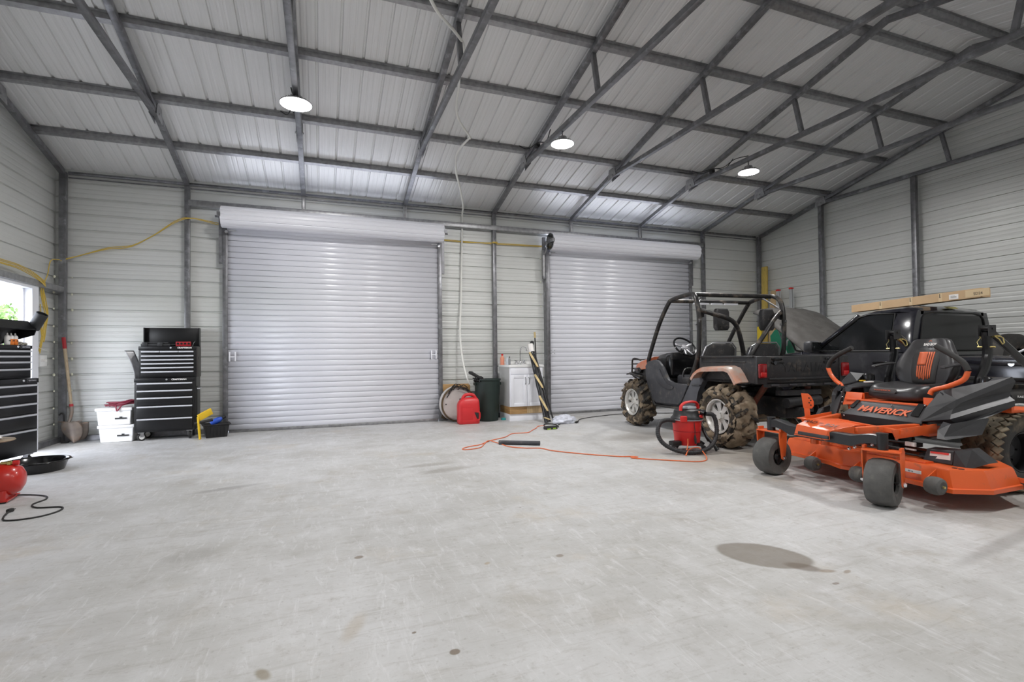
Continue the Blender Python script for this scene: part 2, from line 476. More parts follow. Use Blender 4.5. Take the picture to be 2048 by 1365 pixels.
# roof panels: ribs run down the slope, profile along X
def roof(name, y0, y1):
    m = MB(); P = prof(XL-.3, XR+.3, phase=-.028, RIB=.238)
    H = .127
    m.loft([[(x, y0, rzu(y0)+H+o) for x, o in P], [(x, y1, rzu(y1)+H+o) for x, o in P]], closed=False)
    return struct(m.build(name, 'roof', smooth=False, solid=.004))
roof('ceiling', YR, D+.35); roof('ceiling_front', YN-.35, YR)
# ridge cap
# ---------------------------------------------------------------- steel frame (all galvanised tube)
TX = [XL+.04, -1.775, -.241, 1.2995, 2.838, 4.345, 5.858, 7.388, XR-.04]
T = .065
pos_words = ['against the left wall', 'left of the first roll-up door', 'over the left part of the larger roll-up door', 'over the right part of the larger roll-up door',
 'above the sink between the two roll-up doors', 'over the left part of the farther roll-up door', 'over the middle of the farther roll-up door', 'right of the farther roll-up door', 'against the right gable wall']
for i, x in enumerate(TX):
    edge = i in (0, 8)
    t = thing('roof_truss', 'grey steel tube roof truss '+pos_words[i], 'truss', (x, YR, 0), group='steel roof trusses')
    for sg, yy in ((1, D-.03), (-1, YN+.03)):
        a = (0, 0, ZR+T/2); b = (0, sg*(abs(yy-YR)), rzu(yy)+T/2)
        MB().beam(a, b, T, T, bev=.006).build('rafter', 'steel', t)
    zt = 3.905; ye = 6.86-YR
    MB().beam((0, -ye, zt), (0, ye, zt), T*.92, T*.92, bev=.006).build('tie_chord', 'steel', t)
    for sg in (1, -1):
        MB().beam((0, sg*1.08, zt+.03), (0, sg*1.18, rzu(YR+1.18)+.01), .05, .05, bev=.004).build('web', 'steel', t)
        p = MB()
        for s2 in (-1, 1):
            p.prism([(s2*.036-.003, sg*(ye-.10), zt-.035), (s2*.036-.003, sg*(ye+.13), zt-.07), (s2*.036-.003, sg*(ye+.10), zt+.10), (s2*.036-.003, sg*(ye-.06), zt+.10)], (.006, 0, 0))
        p.cyl((-.05, sg*ye, zt-.0), (.05, sg*ye, zt), .012, 6)
        p.build('gusset_plate', 'galv', t)
# purlins
PUR = [3.933, 4.852, 5.736, 6.745, 7.588]
pw = ['nearest the ridge', 'second down from the ridge', 'third down from the ridge', 'fourth down from the ridge', 'lowest, just above the eave']
def purlin(y, lab):
    m = MB(); z0 = rzu(y)+T; s_ = -SL if y > YR else SL
    # hat channel
    ang = math.atan(s_)
    pf = [(-.062,.0),(-.034,.0),(-.026,.062+.02),(.026,.062+.02),(.034,.0),(.062,.0)]
    hh = .054
    def pt(x, u, v): return (x, y+u*math.cos(ang)-v*math.sin(ang), z0+u*math.sin(ang)+v*math.cos(ang))
    pf = [(-.07, hh), (-.040, hh), (-.030, 0), (.030, 0), (.040, hh), (.07, hh)]
    m.loft([[pt(XL, u, v) for u, v in pf], [pt(XR, u, v) for u, v in pf]], closed=False)
    o = m.build('purlin', 'galv', smooth=False, solid=.003)
    return tag(o, 'long galvanised roof purlin on the back slope, '+lab, 'purlin', 'roof purlins')
for y, w in zip(PUR, pw): purlin(y, w)
for y in [2*YR-q for q in PUR[:1]]:
    o = purlin(y, 'x'); o['label'] = 'long galvanised roof purlin just past the ridge, top right corner of the view'
for y in [2*YR-q for q in PUR[1:]]:
    o = purlin(y, 'x'); o['label'] = 'galvanised roof purlin on the near slope overhead, behind the viewer'
# eave rail of back wall and posts
m = MB().bb((XL+.08, D+.036, 3.565), (XR-.08, D+.06, 3.60)).bb((XL+.08, D+.036, 3.60), (XR-.08, D+.066, 3.606)).bb((XL+.08, D+.036, 3.515), (XR-.08, D+.05, 3.53))
tag(m.build('eave_rail', 'steel'), 'dark steel rail running under the eave of the back wall', 'beam')
m = MB().box(((TX[1]+TX[7])/2, D-.014, 3.30), (TX[7]-TX[1]-.04, .07, .085), bev=.006)
hd = tag(m.build('door_header', 'galv'), 'long galvanised steel header beam over both roll-up doors', 'beam')
for i in range(1, 8):
    x = TX[i]
    if i in (1, 4, 7):
        o = MB().box((x, D+.0, 1.80), (T, T, 3.56), bev=.006).build('wall_post', 'steel')
        lb = {1: 'between the tool chest and the first roll-up door', 4: 'behind the white sink cabinet', 7: 'right of the second roll-up door'}[i]
        tag(o, 'tall square steel wall post '+lb, 'post', 'back wall posts')
    else:
        o = MB().box((x, D-.0, 3.46), (T*.85, T*.85, .245), bev=.006).build('cripple_post', 'galv')
        tag(o, 'short steel stub post above the header, '+{2:'left part of the larger door',3:'right part of the larger door',5:'left part of the farther door',6:'middle of the farther door'}[i], 'post', 'stub posts above the header')
for x, lb in ((XL+.04, 'left'), (XR-.04, 'right')):
    o = MB().box((x, D-.0, 1.79), (.075, .07, 3.58), bev=.006).build('corner_post', 'steel')
    tag(o, 'square steel corner post at the back %s corner' % lb, 'post')
for y, top, lb in ((6.90, rzu(6.9)-.0, 'behind the pickup hood'), (5.28, 3.87, 'behind the long cardboard box'), (3.70, 3.87, 'outside the right edge of the view'), (2.1,3.87,'beside the viewer, out of the view')):
    o = MB().box((XR-.035, y, top/2), (.07, .075, top), bev=.006).build('gable_post', 'steel')
    tag(o, 'square steel gable post on the right wall, '+lb, 'post', 'right wall posts')
# left gable posts (one each side of the doorway)
for y, lb in ((DOOR_Y0-.03, 'behind the large black tool chest'),):
    o = MB().box((XL+.035, y, 1.9), (.07, .065, 3.8), bev=.006).build('gable_post', 'steel')
    tag(o, 'square steel gable post on the left wall, '+lb, 'post')
o = MB().box((XL+.035, (DOOR_Y0+D)/2-.02, DOOR_Z+.03), (.065, D-DOOR_Y0-.03, .075), bev=.006).build('side_header', 'galv')
tag(o, 'galvanised header bar over the open side doorway on the left wall', 'beam')
# base rails
base = MB()
base.bb((XL, D-.03, 0), (-1.33, D+.04, .07)); base.bb((1.90, D-.03, 0), (3.78, D+.04, .07)); base.bb((7.05, D-.03, 0), (XR, D+.04, .07))
struct(base.build('baseboard_back', 'steel', bevel=.004))
struct(MB().bb((XL-.03, DOOR_Y1+.04, 0), (XL+.04, D-.03, .07)).bb((XL-.03, YN, 0), (XL+.04, DOOR_Y0-.04, .07)).build('baseboard_left', 'steel', bevel=.004))
struct(MB().bb((XR-.04, YN, 0), (XR+.03, D-.03, .07)).build('baseboard_right', 'steel', bevel=.004))
# open side doorway: white frame
fr = MB().bb((XL-.09, DOOR_Y1-.005, 0), (XL+.045, DOOR_Y1+.14, DOOR_Z)).bb((XL-.09, DOOR_Y0-.05, 0), (XL+.045, DOOR_Y0+.005, DOOR_Z))
fr.bb((XL-.09, DOOR_Y0, DOOR_Z-.045), (XL+.045, DOOR_Y1, DOOR_Z)).bb((XL-.05, DOOR_Y1-.03, 0), (XL-.03, DOOR_Y1, DOOR_Z-.045))
struct(fr.build('trim_1', 'white_paint', bevel=.004))

# ---------------------------------------------------------------- roll-up doors
def rollup(n, x0, x1, label_x):
    root = thing('door_%d' % n, 'wide white corrugated steel roll-up door, '+label_x, 'door', ((x0+x1)/2, D, 0))
    root['kind'] = 'structure'
    w = (x1-x0)/2
    # curtain
    pitch = .0838; P = []; z = 0.03
    ztop = 2.98
    while z < ztop:
        P += [(z, .005), (z+.004, -.008), (z+.012, -.0118), (z+.040, -.0138), (z+.068, -.0118), (z+.077, -.008), (z+.081, .005)]; z += pitch
    m = MB(); ycur = -.035
    m.loft([[(-w+.03, ycur+o, z) for z, o in P], [(w-.03, ycur+o, z) for z, o in P]], closed=False)
    c = m.build('curtain', 'door_white', root, solid=.004, ang=60)
    bot = MB().bb((-w+.04, -.07, .0), (w-.04, -.015, .045), bev=.006).build('bottom_bar', 'galv', root)
    for sx in (-1, 1):
        g = MB().bb((sx*(w+.035), -.075, 0), (sx*(w-.03), .066, 3.0), bev=.004)
        g.build('guide_rail', 'steel', root)
    # slide latches
    for sx in (-1, 1):
        xx = sx*(w-.10)
        if n == 2: continue
        l = MB()
        for k in (0, 1):
            l.bb((xx-.05+k*.075-.008, ycur-.04, 1.03), (xx-.05+k*.075+.012, ycur-.018, 1.17), bev=.003)
        l.bb((xx-.045, ycur-.03, 1.09), (xx+.035, ycur-.018, 1.105))
        l.build('slide_latch', 'white_paint', root)
    # coiled curtain, polygonal
    cy, cz, r = -.235, 3.085, .150
    nn = 12; ring = []
    for k in range(nn):
        a0 = 2*PI*k/nn
        for da, rr in ((0, r*.94), (.07, r), (.26, r*1.01), (.45, r)):
            a = a0+da; ring.append((cy+rr*math.cos(a), cz+rr*math.sin(a)))
    m = MB().loft([[(-w-.02, y, z) for y, z in ring], [(w+.02, y, z) for y, z in ring]])
    m.build('coil', 'coil_white', root, ang=12)
    # sheet dropping from coil to the guides
    dp = [(cy-.10, cz-.10), (cy+.02, cz-.14), (ycur-.10, 2.96), (ycur-.03, 2.93), (ycur, 2.90)]
    MB().loft([[(-w+.03, y, z) for y, z in dp], [(w-.03, y, z) for y, z in dp]], closed=False).build('top_sheet', 'door_white', root, solid=.003)
    for sx in (-1, 1):
        b = MB().bb((sx*(w+.012), cy-.16, cz-.03), (sx*(w+.055), .0, cz+.03)).bb((sx*(w+.03), -.05, 2.45), (sx*(w+.085), .0, 3.2))
        b.cyl((sx*(w-.02), cy, cz), (sx*(w+.10), cy, cz), .018, 10)
        b.build('bracket', 'steel', root)
        MB().cyl((sx*(w-.05), ycur-.05, 2.93), (sx*(w-.14), ycur-.05, 2.93), .008, 8).cyl((sx*(w-.02), ycur-.08, 2.9), (sx*(w-.02), ycur-.02, 2.9), .022, 10).build('roller', 'chrome', root)
    if n == 2:
        s_ = MB().lathe([(.03,0),(.135,.0),(.14,.006),(.135,.014),(.03,.014)], (-w-.045, cy, cz), 'X', 24)
        for k in range(24):
            a = 2*PI*k/24
            s_.box((-w-.038, cy+.145*math.cos(a), cz+.145*math.sin(a)), (.008,.014,.014), (a,0,0))
        s_.build('chain_wheel', 'black_gloss', root)
        MB().tube([(-w-.06, cy+.05, cz+.02), (-w-.06, cy+.12, cz-.16), (-w-.07, cy+.16, cz-.20)], .012, 8).bb((-w-.09, -.06, 2.50), (-w-.06, -.02, 2.96)).build('hoist_arm', 'galv', root)
        for k in range(4): 
            MB().cyl((-w+.05+.07*(k % 2), ycur-.024, 1.10+.06*(k//2)), (-w+.05+.07*(k % 2), ycur-.014, 1.10+.06*(k//2)), .005, 8).build('screw', 'black_mat', root)
    return root
rollup(1, -1.29, 1.855, 'the larger one left of the sink')
rollup(2, 3.835, 7.0, 'the farther one behind the utility vehicle')

# ---------------------------------------------------------------- lamps
def bay_lamp(name, x, y, z, r, lab, k=1.0):
    t = thing(name, lab, 'lamp', (x, y, z), group='round LED high bay lamps')
    MB().lathe([(0,.0),(r*.96,.0),(r*.96,.010),(0,.010)], (0,0,-.007)).build('diffuser', MATS['lamp_glow'], t)
    b = MB().lathe([(r*.94,-.004),(r*.99,-.003),(r*.99,.008),(r*.86,.018),(r*.50,.028),(r*.40,.05),(r*.36,.085),(0,.09)], (0,0,0), n=40, cap=False)
    for q in range(24):
        a = 2*PI*q/24
        b.box((r*.62*math.cos(a), r*.62*math.sin(a), .026), (r*.4, .004, .016), (0,0,a))
    b.build('housing', 'galv', t)
    MB().tube([(0,0,.085),(0,0,.16)], .008, 8).tube(arc((0,0,.175), .018, 0, 360, 10, 'XZ'), .004, 6).tube([(0,0,.19),(0,.0,.24)], .0025, 5).build('hanger', 'steel', t)
    l = bpy.data.lights.new('bay_light', 'AREA'); l.shape = 'DISK'; l.size = r*1.8; l.energy = LAMP_W*k; l.color = (1.0,.985,.97)
    l.spread = math.radians(178)
    o = bpy.data.objects.new('bay_light', l); COL.objects.link(o); o.parent = t; o.location = (0,0,-.012)
    return t
LAMP_W = 58
mat('lamp_glow', (1,1,1), .5, emit=(1,.99,1.0), estr=30)
bay_lamp('bay_lamp', -.241, 5.893, 3.815, .165, 'glowing round high bay lamp nearest, above the larger roll-up door')
bay_lamp('bay_lamp', 2.838, 5.66, 3.715, .145, 'glowing round high bay lamp in the middle, hanging between the doors')
bay_lamp('bay_lamp', 5.858, 5.66, 3.715, .145, 'glowing round high bay lamp farthest right, above the utility vehicle')
bay_lamp('bay_lamp', -.241, 1.6, 3.74, .165, 'round high bay lamp overhead at left, behind the viewer', .8)
bay_lamp('bay_lamp', 2.838, 1.6, 3.74, .165, 'round high bay lamp overhead in the middle, behind the viewer', .8)
bay_lamp('bay_lamp', 5.858, 1.6, 3.74, .165, 'round high bay lamp overhead at right, out of view')
# ---------------------------------------------------------------- utility vehicle
mat('utv_black', (.024,.024,.026), .42, 0, var=.2, vscale=9, dirt=(.075,.065,.055), dirt_amt=.2, dirt_scale=16)
mat('utv_plastic', (.050,.051,.058), .46, 0, var=.2, vscale=14, dirt=(.11,.10,.09), dirt_amt=.16, dirt_scale=14)
mat('utv_grey', (.085,.088,.10), .45, 0, var=.15, vscale=9)
mat('utv_cage', (.022,.021,.021), .33, .1, var=.2, dirt=(.17,.14,.11), dirt_amt=.22, dirt_scale=8)
mat('utv_orange', (.60,.20,.09), .28, 0, coat=.3, dirt=(.46,.42,.38), dirt_amt=.62, dirt_scale=2.2)  # beige-grey patches: dust together with a painted-in reflection on the flares
mat('utv_orange2', (.55,.15,.07), .3, 0, coat=.3, dirt=(.35,.28,.22), dirt_amt=.30, dirt_scale=3)
mat('mud', (.20,.155,.105), .95, 0, var=.4, vscale=9, bump=1.0, bscale=26, dirt=(.31,.245,.175), dirt_amt=.38, dirt_scale=8)
mat('muddy_tire', (.022,.020,.018), .75, 0, var=.3, dirt=(.15,.11,.07), dirt_amt=.45, dirt_scale=7, bump=.7, bscale=35)
mat('alloy', (.72,.71,.68), .36, .45, var=.1, dirt=(.36,.29,.21), dirt_amt=.2, dirt_scale=12)
mat('tail_red', (.22,.003,.005), .18, 0, coat=.5)
mat('tail_red2', (.50,.02,.02), .2, 0, coat=.5)
mat('seat_dark', (.035,.034,.036), .6, 0, var=.2, vscale=12, dirt=(.11,.10,.09), dirt_amt=.2, dirt_scale=18)
mat('rust_red', (.22,.05,.03), .7, 0, var=.4, dirt=(.12,.08,.05), dirt_amt=.5)
mat('seat_silver', (.38,.38,.40), .3, .5)

def knobby_tire(name, c, R, w, parent, mud=1.0, seed=1, side=-1, rimr=.175, mtire='muddy_tire', lugs=15, lug_h=.03):
    """tyre about the X axis, centre c; side = which way the outer face looks"""
    rnd = random.Random(seed); m = MB()
    Rb = R-lug_h; h = w/2
    pr = [(rimr, -h*.80), (rimr+.03, -h*.96), ((rimr+Rb)/2, -h*1.06), (Rb-.035, -h*.98), (Rb-.005, -h*.78), (Rb, -h*.35), (Rb, h*.35), (Rb-.005, h*.78), (Rb-.035, h*.98), ((rimr+Rb)/2, h*1.06), (rimr+.03, h*.96), (rimr, h*.80)]
    m.lathe(pr, c, 'X', 48, cap=False)
    for k in range(lugs*2):
        a = 2*PI*k/(lugs*2); s = 1 if k % 2 else -1
        e = Vector((1,0,0)); er = Vector((0, math.cos(a), math.sin(a))); et = Vector((0, -math.sin(a), math.cos(a)))
        # diagonal bar lug from the middle to the shoulder
        p0 = Vector(c)+er*(Rb+lug_h*.3)+e*(s*w*.02)-et*.035
        p1 = Vector(c)+er*(Rb+lug_h*.2)+e*(s*w*.36)+et*.02
        p2 = Vector(c)+er*(Rb-lug_h*.8)+e*(s*w*.50)+et*.035
        m.beam(p0, p1, .036, lug_h*1.5, er, bev=.006); m.beam(p1, p2, .036, lug_h*1.3, er+e*s*.8, bev=.006)
    o = m.build('tire', mtire, parent)
    if mud:
        q = MB()
        def ring(u, v):
            a = 2*PI*u; x = (v-.5)*w*1.02
            n = mnoise.noise(Vector((math.cos(a)*3+seed, math.sin(a)*3, x*7)))*.5+mnoise.noise(Vector((math.cos(a)*9+seed, math.sin(a)*9, x*22)))*.28
            cut = max(0, n+.26-(1-mud)*.50)
            r = Rb-.012+min(.058, cut*.17) - (abs(v-.5)*2)**5*.05
            return (c[0]+x, c[1]+r*math.cos(a), c[2]+max(-c[2]+.004, r*math.sin(a)))
        q.grid(ring, 110, 16)
        def wall(u, v):
            a = 2*PI*u; rr = rimr+.02+(Rb-rimr-.035)*v
            n = mnoise.noise(Vector((math.cos(a)*4+seed*2, math.sin(a)*4, rr*14)))+.4*mnoise.noise(Vector((math.cos(a)*12+seed, math.sin(a)*12, rr*40)))
            x = side*(h*(1.0+.07*math.sin(PI*v)) -.012 + max(0, n-.02+v*.30-(1-mud)*.4)*.07)
            return (c[0]+x, c[1]+rr*math.cos(a), c[2]+max(-c[2]+.004, rr*math.sin(a)))
        q.grid(wall, 90, 8)
        q.build('mud_cake', 'mud', parent, ang=60)
    return o
def alloy_rim(c, r, w, side, parent, holes=7, m='alloy'):
    x = side; n = 56
    b = MB()
    f = w/2*x
    b.lathe([(r, -w/2*x), (r*.96, -w/2*x), (r*.93, 0), (r*.93, f*.75), (r*1.0, f*.98), (r*1.03, f), (r*1.03, f*1.06), (r*.95, f*1.06), (r*.90, f*.9)], c, 'X', 48, cap=False)
    # spoked face: ring + spokes + hub, deep windows between
    fx = f*.62; t = .016*x
    b.lathe([(r*.95, fx), (r*.82, fx+t*.7), (r*.82, fx-t), (r*.95, fx-t)], c, 'X', 48, cap=False)
    b.lathe([(0, fx+t*1.2), (r*.20, fx+t*1.2), (r*.34, fx+t*.6), (r*.36, fx-t)], c, 'X', 32, cap=False)
    for k in range(holes):
        a = 2*PI*(k+.5)/holes; er = Vector((0, math.cos(a), math.sin(a))); et = Vector((0, -math.sin(a), math.cos(a)))
        C = Vector(c)+Vector((fx, 0, 0))
        w0, w1 = (r*.15, r*.31) if holes == 7 else (r*.12, r*.2)
        pts = [C+er*r*.28-et*w0, C+er*r*.28+et*w0, C+er*r*.52+et*w0*.95, C+er*r*.72+et*w1*.62, C+er*r*.86+et*w1, C+er*r*.86-et*w1, C+er*r*.72-et*w1*.62, C+er*r*.52-et*w0*.95]
        b.prism([p-Vector((t*.6,0,0)) for p in pts], (t*1.3, 0, 0), bev=.002)
    for k in range(4):
        a = 2*PI*k/4+.3
        b.cyl((c[0]+fx, c[1]+r*.22*math.cos(a), c[2]+r*.22*math.sin(a)), (c[0]+fx+t*1.9, c[1]+r*.22*math.cos(a), c[2]+r*.22*math.sin(a)), .008, 6)
    o = b.build('rim', m, parent)
    MB().lathe([(r*.9, fx-t*2), (0, fx-t*2)], c, 'X', 32, cap=False).build('hub', 'black_mat', parent)
    MB().lathe([(.0, fx+t*1.2),(.035, fx+t*1.2),(.033, fx+t*2.2),(0,fx+t*2.4)], c, 'X', 20, cap=False).build('hub_cap', m, parent)
    return o

utv = thing('utility_vehicle', 'muddy black side-by-side utility vehicle with roll cage and faded orange fenders', 'utility vehicle', (5.0, 4.62, 0), rz=math.radians(-3.6))
def utv_build(R):
    Wx = .63
    # wheels
    for (x, y, w, sd) in ((-.635, 1.84, .25, -1), (.635, 1.84, .25, 1), (-.64, -.08, .29, -1), (.64, -.08, .29, 1)):
        wh = MB().cyl((x*.45, y, .355), (x*.92, y, .355), .03, 10).build('wheel', 'black_mat', R)
        knobby_tire('tire', (x, y, .355), .352, w, wh, seed=int(abs(x*100)+y*10)+int(sd+3), side=sd, rimr=.192, mud=1.0 if y < 1 else .45)
        alloy_rim((x, y, .355), .192, w*.92, sd, wh)
    # roll cage
    r = .029
    for s in (-1, 1):
        X = .655
        loop = [(s*.60, 1.60, .93), (s*.63, 1.54, 1.02), (s*X, 1.25, 1.46), (s*X, 1.02, 1.74), (s*(X-.01), .93, 1.795), (s*(X-.03), .72, 1.825), (s*(X-.03), .52, 1.825), (s*X, .42, 1.74), (s*X, .375, 1.55), (s*X, .375, 1.30), (s*X, .40, 1.06), (s*.63, .50, .90), (s*.60, .66, .68), (s*.58, .80, .42), (s*.56, .84, .38)]
        MB().tube(loop, r, 12, smooth_path=6).build('side_hoop', 'utv_cage', R)
        MB().beam((s*.66, .40, 1.36), (s*.66, .36, 1.50), .03, .045).cyl((s*.70, .39, 1.44), (s*.62, .39, 1.44), .018, 8).build('hoop_clamp', 'galv', R)
        bp_ = [(-.62,.39,1.61),(-.46,.35,1.56),(-.26,.32,1.50),(-.14,.33,1.42),(-.07,.34,1.26),(-.01,.36,1.06),(.01,.38,.80)] if s < 0 else [(.63,.39,1.61),(.50,.36,1.52),(.34,.33,1.36),(.20,.34,1.18),(.11,.36,1.03),(.06,.38,.80)]
        MB().tube(bp_, r, 12, smooth_path=6).build('brace_tube', 'utv_cage', R)
        MB().tube([(s*.63, .43, 1.66), (s*.48, .55, 1.80)], .011, 8).build('corner_brace', 'galv', R)
        MB().prism([(s*.655-.004, .40, 1.62), (s*.655-.004, .40, 1.50), (s*.54, .42, 1.53), (s*.54, .42, 1.585)], (.008, .012, 0)).build('gusset', 'utv_black', R)
    MB().tube([(-.62, .55, 1.825), (.62, .55, 1.825)], r, 12).build('rear_cross_tube', 'utv_cage', R)
    MB().tube([(-.63, .97, 1.785), (.63, .97, 1.785)], r*.9, 12).build('front_cross_tube', 'utv_cage', R)
    MB().bb((-.30, .93, 1.742), (-.06, .955, 1.765)).bb((-.02, .93, 1.742), (.16, .955, 1.765)).bb((.20, .93, 1.742), (.42, .955, 1.765)).build('decal', 'white_paint', R)
    # headrests
    for x in (-.22, .50):
        pr = [(x-.075, 1.645), (x+.075, 1.645), (x+.10, 1.60), (x+.10, 1.40), (x+.075, 1.365), (x-.075, 1.365), (x-.10, 1.40), (x-.10, 1.60)]
        MB().prism([(a, .46, z) for a, z in pr], (0, .085, 0), bev=.02, seg=3).build('headrest', 'seat_dark', R)
    # seats
    for x in (-.31, .39):
        s0 = MB()
        pr = [(x-.24, .74), (x+.24, .74), (x+.235, 1.13), (x+.19, 1.19), (x-.10, 1.19), (x-.20, 1.14), (x-.24, 1.04)]
        s0.prism([(a, .44+(z-.74)*-.05, z) for a, z in pr], (0, .10, 0), bev=.025, seg=3)
        sb = s0.build('seat_back', 'seat_dark', R)
        MB().tube([(x-.25, .45, .80), (x-.25, .44, 1.05), (x-.20, .43, 1.16), (x-.10, .43, 1.205), (x+.19, .43, 1.205), (x+.245, .43, 1.14), (x+.25, .45, .80)], .010, 8).build('piping', 'seat_silver', sb)
        MB().box((x, .66, .70), (.47, .52, .13), None, .04, 3).build('seat_cushion', 'seat_dark', R)
    MB().box((0, .66, .55), (1.12, .5, .18), None, .02).build('seat_base', 'utv_black', R)
    MB().tube([(-.52, .90, .62), (-.52, .90, .78), (-.50, .89, .85), (-.47, .885, .87), (-.40, .885, .87), (-.37, .89, .85), (-.35, .90, .78), (-.35, .90, .62)], .014, 8, smooth_path=3).build('grab_handle', 'utv_cage', R)
    MB().box((-.36, 1.02, .70), (.20, .22, .16), None, .03).build('console_box', 'utv_plastic', R)
    # floor and side door panels
    MB().bb((-.60, .30, .34), (.60, 1.62, .40), bev=.01).build('floor_pan', 'utv_plastic', R)
    pl = [(1.64, .885), (1.56, .965), (1.38, .99), (1.30, .975), (1.185, .89), (1.12, .76), (1.07, .705), (.96, .67), (.70, .68), (.64, .66), (.79, .43), (.85, .395), (1.36, .38), (1.43, .41), (1.61, .70)]
    for s in (-1, 1):
        d = MB().prism([(s*.60, y, z) for y, z in pl], (s*.045, 0, 0), bev=.012, seg=3).build('side_panel', 'utv_plastic', R)
        MB().prism([(s*.648, y, z) for y, z in ((1.25,.86),(1.30,.80),(1.32,.70),(1.20,.62),(1.05,.58),(.95,.60),(.93,.63),(1.08,.66),(1.15,.72))], (s*.008,0,0), bev=.003).build('panel_ridge', 'utv_plastic', d)
        MB().tube([(s*.61, 1.62, .66), (s*.62, 1.45, .37), (s*.62, 1.30, .345), (s*.62, .86, .355), (s*.60, .80, .40)], .018, 8, smooth_path=3).build('nerf_bar', 'utv_cage', R)
        q = MB().prism([(s*.56, y, z) for y, z in ((.56,.77),(.36,.775),(.34,.73),(.46,.60),(.48,.45),(.60,.34),(.86,.34),(.70,.55))], (s*.07, 0, 0), bev=.012, seg=2).build('storage_panel', 'utv_grey', R)
        MB().bb((s*.628, .40, .665), (s*.645, .56, .685), bev=.004).build('panel_rib', 'utv_plastic', q)
    # front cowl (black) with fascia
    secs = []
    for y, zt, zb, w in ((1.20, 1.09, .60, .50), (1.35, 1.10, .55, .54), (1.50, 1.075, .60, .54), (1.70, 1.02, .70, .50), (1.90, .955, .74, .44), (2.04, .88, .74, .36), (2.08, .82, .75, .32)):
        secs.append([(-w, y, zb), (-w, y, zt-.09), (-w*.86, y, zt-.02), (-w*.5, y, zt), (0, y, zt+.008), (w*.5, y, zt), (w*.86, y, zt-.02), (w, y, zt-.09), (w, y, zb)])
    MB().loft(secs).build('hood', 'utv_black', R)
    for s in (-1, 1):
        # faded orange front fender, wraps from the A pillar to the nose
        f = []
        for y, zt, zb, w in ((1.52, 1.03, .90, .60), (1.60, 1.01, .86, .635), (1.72, .98, .84, .655), (1.84, .94, .83, .65), (1.96, .90, .81, .60), (2.04, .86, .79, .54)):
            f.append([(s*(w-.20), y, zt+.008), (s*(w-.04), y, zt), (s*w, y, zt-.02), (s*(w+.008), y, zb), (s*(w-.03), y, zb), (s*(w-.20), y, zt-.03)])
        fe = MB().loft(f).build('front_fender', 'utv_orange2', R)
        MB().prism([(s*.672, 1.70, .84), (s*.672, 1.76, .872), (s*.665, 1.90, .86), (s*.62, 1.99, .83), (s*.63, 1.94, .785), (s*.672, 1.74, .79)], (s*-.06, 0, 0), bev=.01).build('headlight', 'black_gloss', fe)
        MB().prism([(s*.58, 1.66, .88), (s*.58, 2.02, .80), (s*.52, 2.04, .72), (s*.58, 1.62, .68)], (s*.05, 0, 0), bev=.01).build('inner_fender', 'utv_black', R)
    # front guard
    g = MB()
    for s in (-1, 1):
        g.tube([(s*.50, 1.98, .66), (s*.56, 2.12, .74), (s*.57, 2.12, .88), (s*.58, 2.07, 1.00), (s*.55, 1.90, .98)], .013, 8, smooth_path=4)
        g.tube([(s*.62, 1.72, .735), (s*.62, 2.0, .76), (s*.56, 2.14, .775), (0, 2.19, .78)], .02, 8, smooth_path=3)
        g.tube([(s*.45, 2.02, .755), (s*.40, 1.96, .62)], .013, 8)
    for z in (.85, .92, .985):
        g.tube([(-.57, 2.12-.3*max(0,z-.88), z), (0, 2.17-.3*max(0,z-.88), z), (.57, 2.12-.3*max(0,z-.88), z)], .008, 6)
    g.tube([(-.58, 2.10, .77), (-.66, 2.14, .76), (-.62, 2.20, .76), (-.56, 2.14, .765)], .009, 6)
    g.build('brush_guard', 'utv_cage', R)
    # dash
    ds = MB().box((0, 1.24, .90), (1.06, .16, .34), None, .05, 3)
    ds.build('dashboard', 'black_gloss', R)
    MB().bb((-.52, 1.14, .99), (.50, 1.18, 1.09), bev=.012).build('dash_face', 'utv_black', R)
    MB().box((.28, 1.13, 1.05), (.16, .06, .14), (.2,0,0), .02).build('dash_bin', 'white_plastic', R)
    # steering wheel, tilted
    c = Vector((-.34, 1.10, 1.165)); ax = Vector((.06, -.72, .62)).normalized()
    a1 = ax.orthogonal().normalized(); a2 = ax.cross(a1)
    sw = MB().tube([c+a1*(.165*math.cos(2*PI*k/32))+a2*(.165*math.sin(2*PI*k/32)) for k in range(32)], .0135, 10, closed=True)
    sw = sw.build('steering_wheel', 'black_gloss', R)
    sp = MB().lathe([(0,.02),(.04,.018),(.05,.0),(.045,-.02),(0,-.02)], c-ax*.015, (a1, a2, ax), 20)
    up = Vector((0,0,1)); up = (up-ax*up.dot(ax)).normalized(); rt = up.cross(ax)
    for d in (up*.35+rt*.94, up*.35-rt*.94, -up*.9+rt*.35, -up*.9-rt*.35):
        sp.beam(c-ax*.012+d*.03, c+d*.160, .026, .010, ax, bev=.003)
    sp.build('spokes', 'seat_silver', sw)
    MB().cyl(c-ax*.01, c-ax*.25, .025, 12).build('steering_column', 'black_mat', R)
    # cargo bed
    def side(s):
        o = [(.375, 1.037), (-.50, 1.037), (-.52, 1.02), (-.52, .745), (-.40, .745)]
        o += [(-.33, .845), (-.24, .895), (.17, .895), (.27, .85), (.36, .76), (.375, .78)]
        b = MB().prism([(s*.60, y, z) for y, z in o], (s*.035, 0, 0), bev=.008)
        k = b.build('bed_side', 'utv_black', R)
        MB().bb((s*.605, -.50, 1.02), (s*.66, .37, 1.042), bev=.008).bb((s*.634, -.38, .965), (s*.642, .33, .980), bev=.003).build('bed_rail', 'utv_black', k)
        t = MB().bb((s*.505, -.545, .735), (s*.640, -.49, 1.035), bev=.012).build('bed_corner_post', 'utv_black', R)
        MB().bb((s*.520, -.566, .80), (s*.628, -.535, .955), bev=.014, seg=3).build('tail_light', 'tail_red', t, smooth=True)
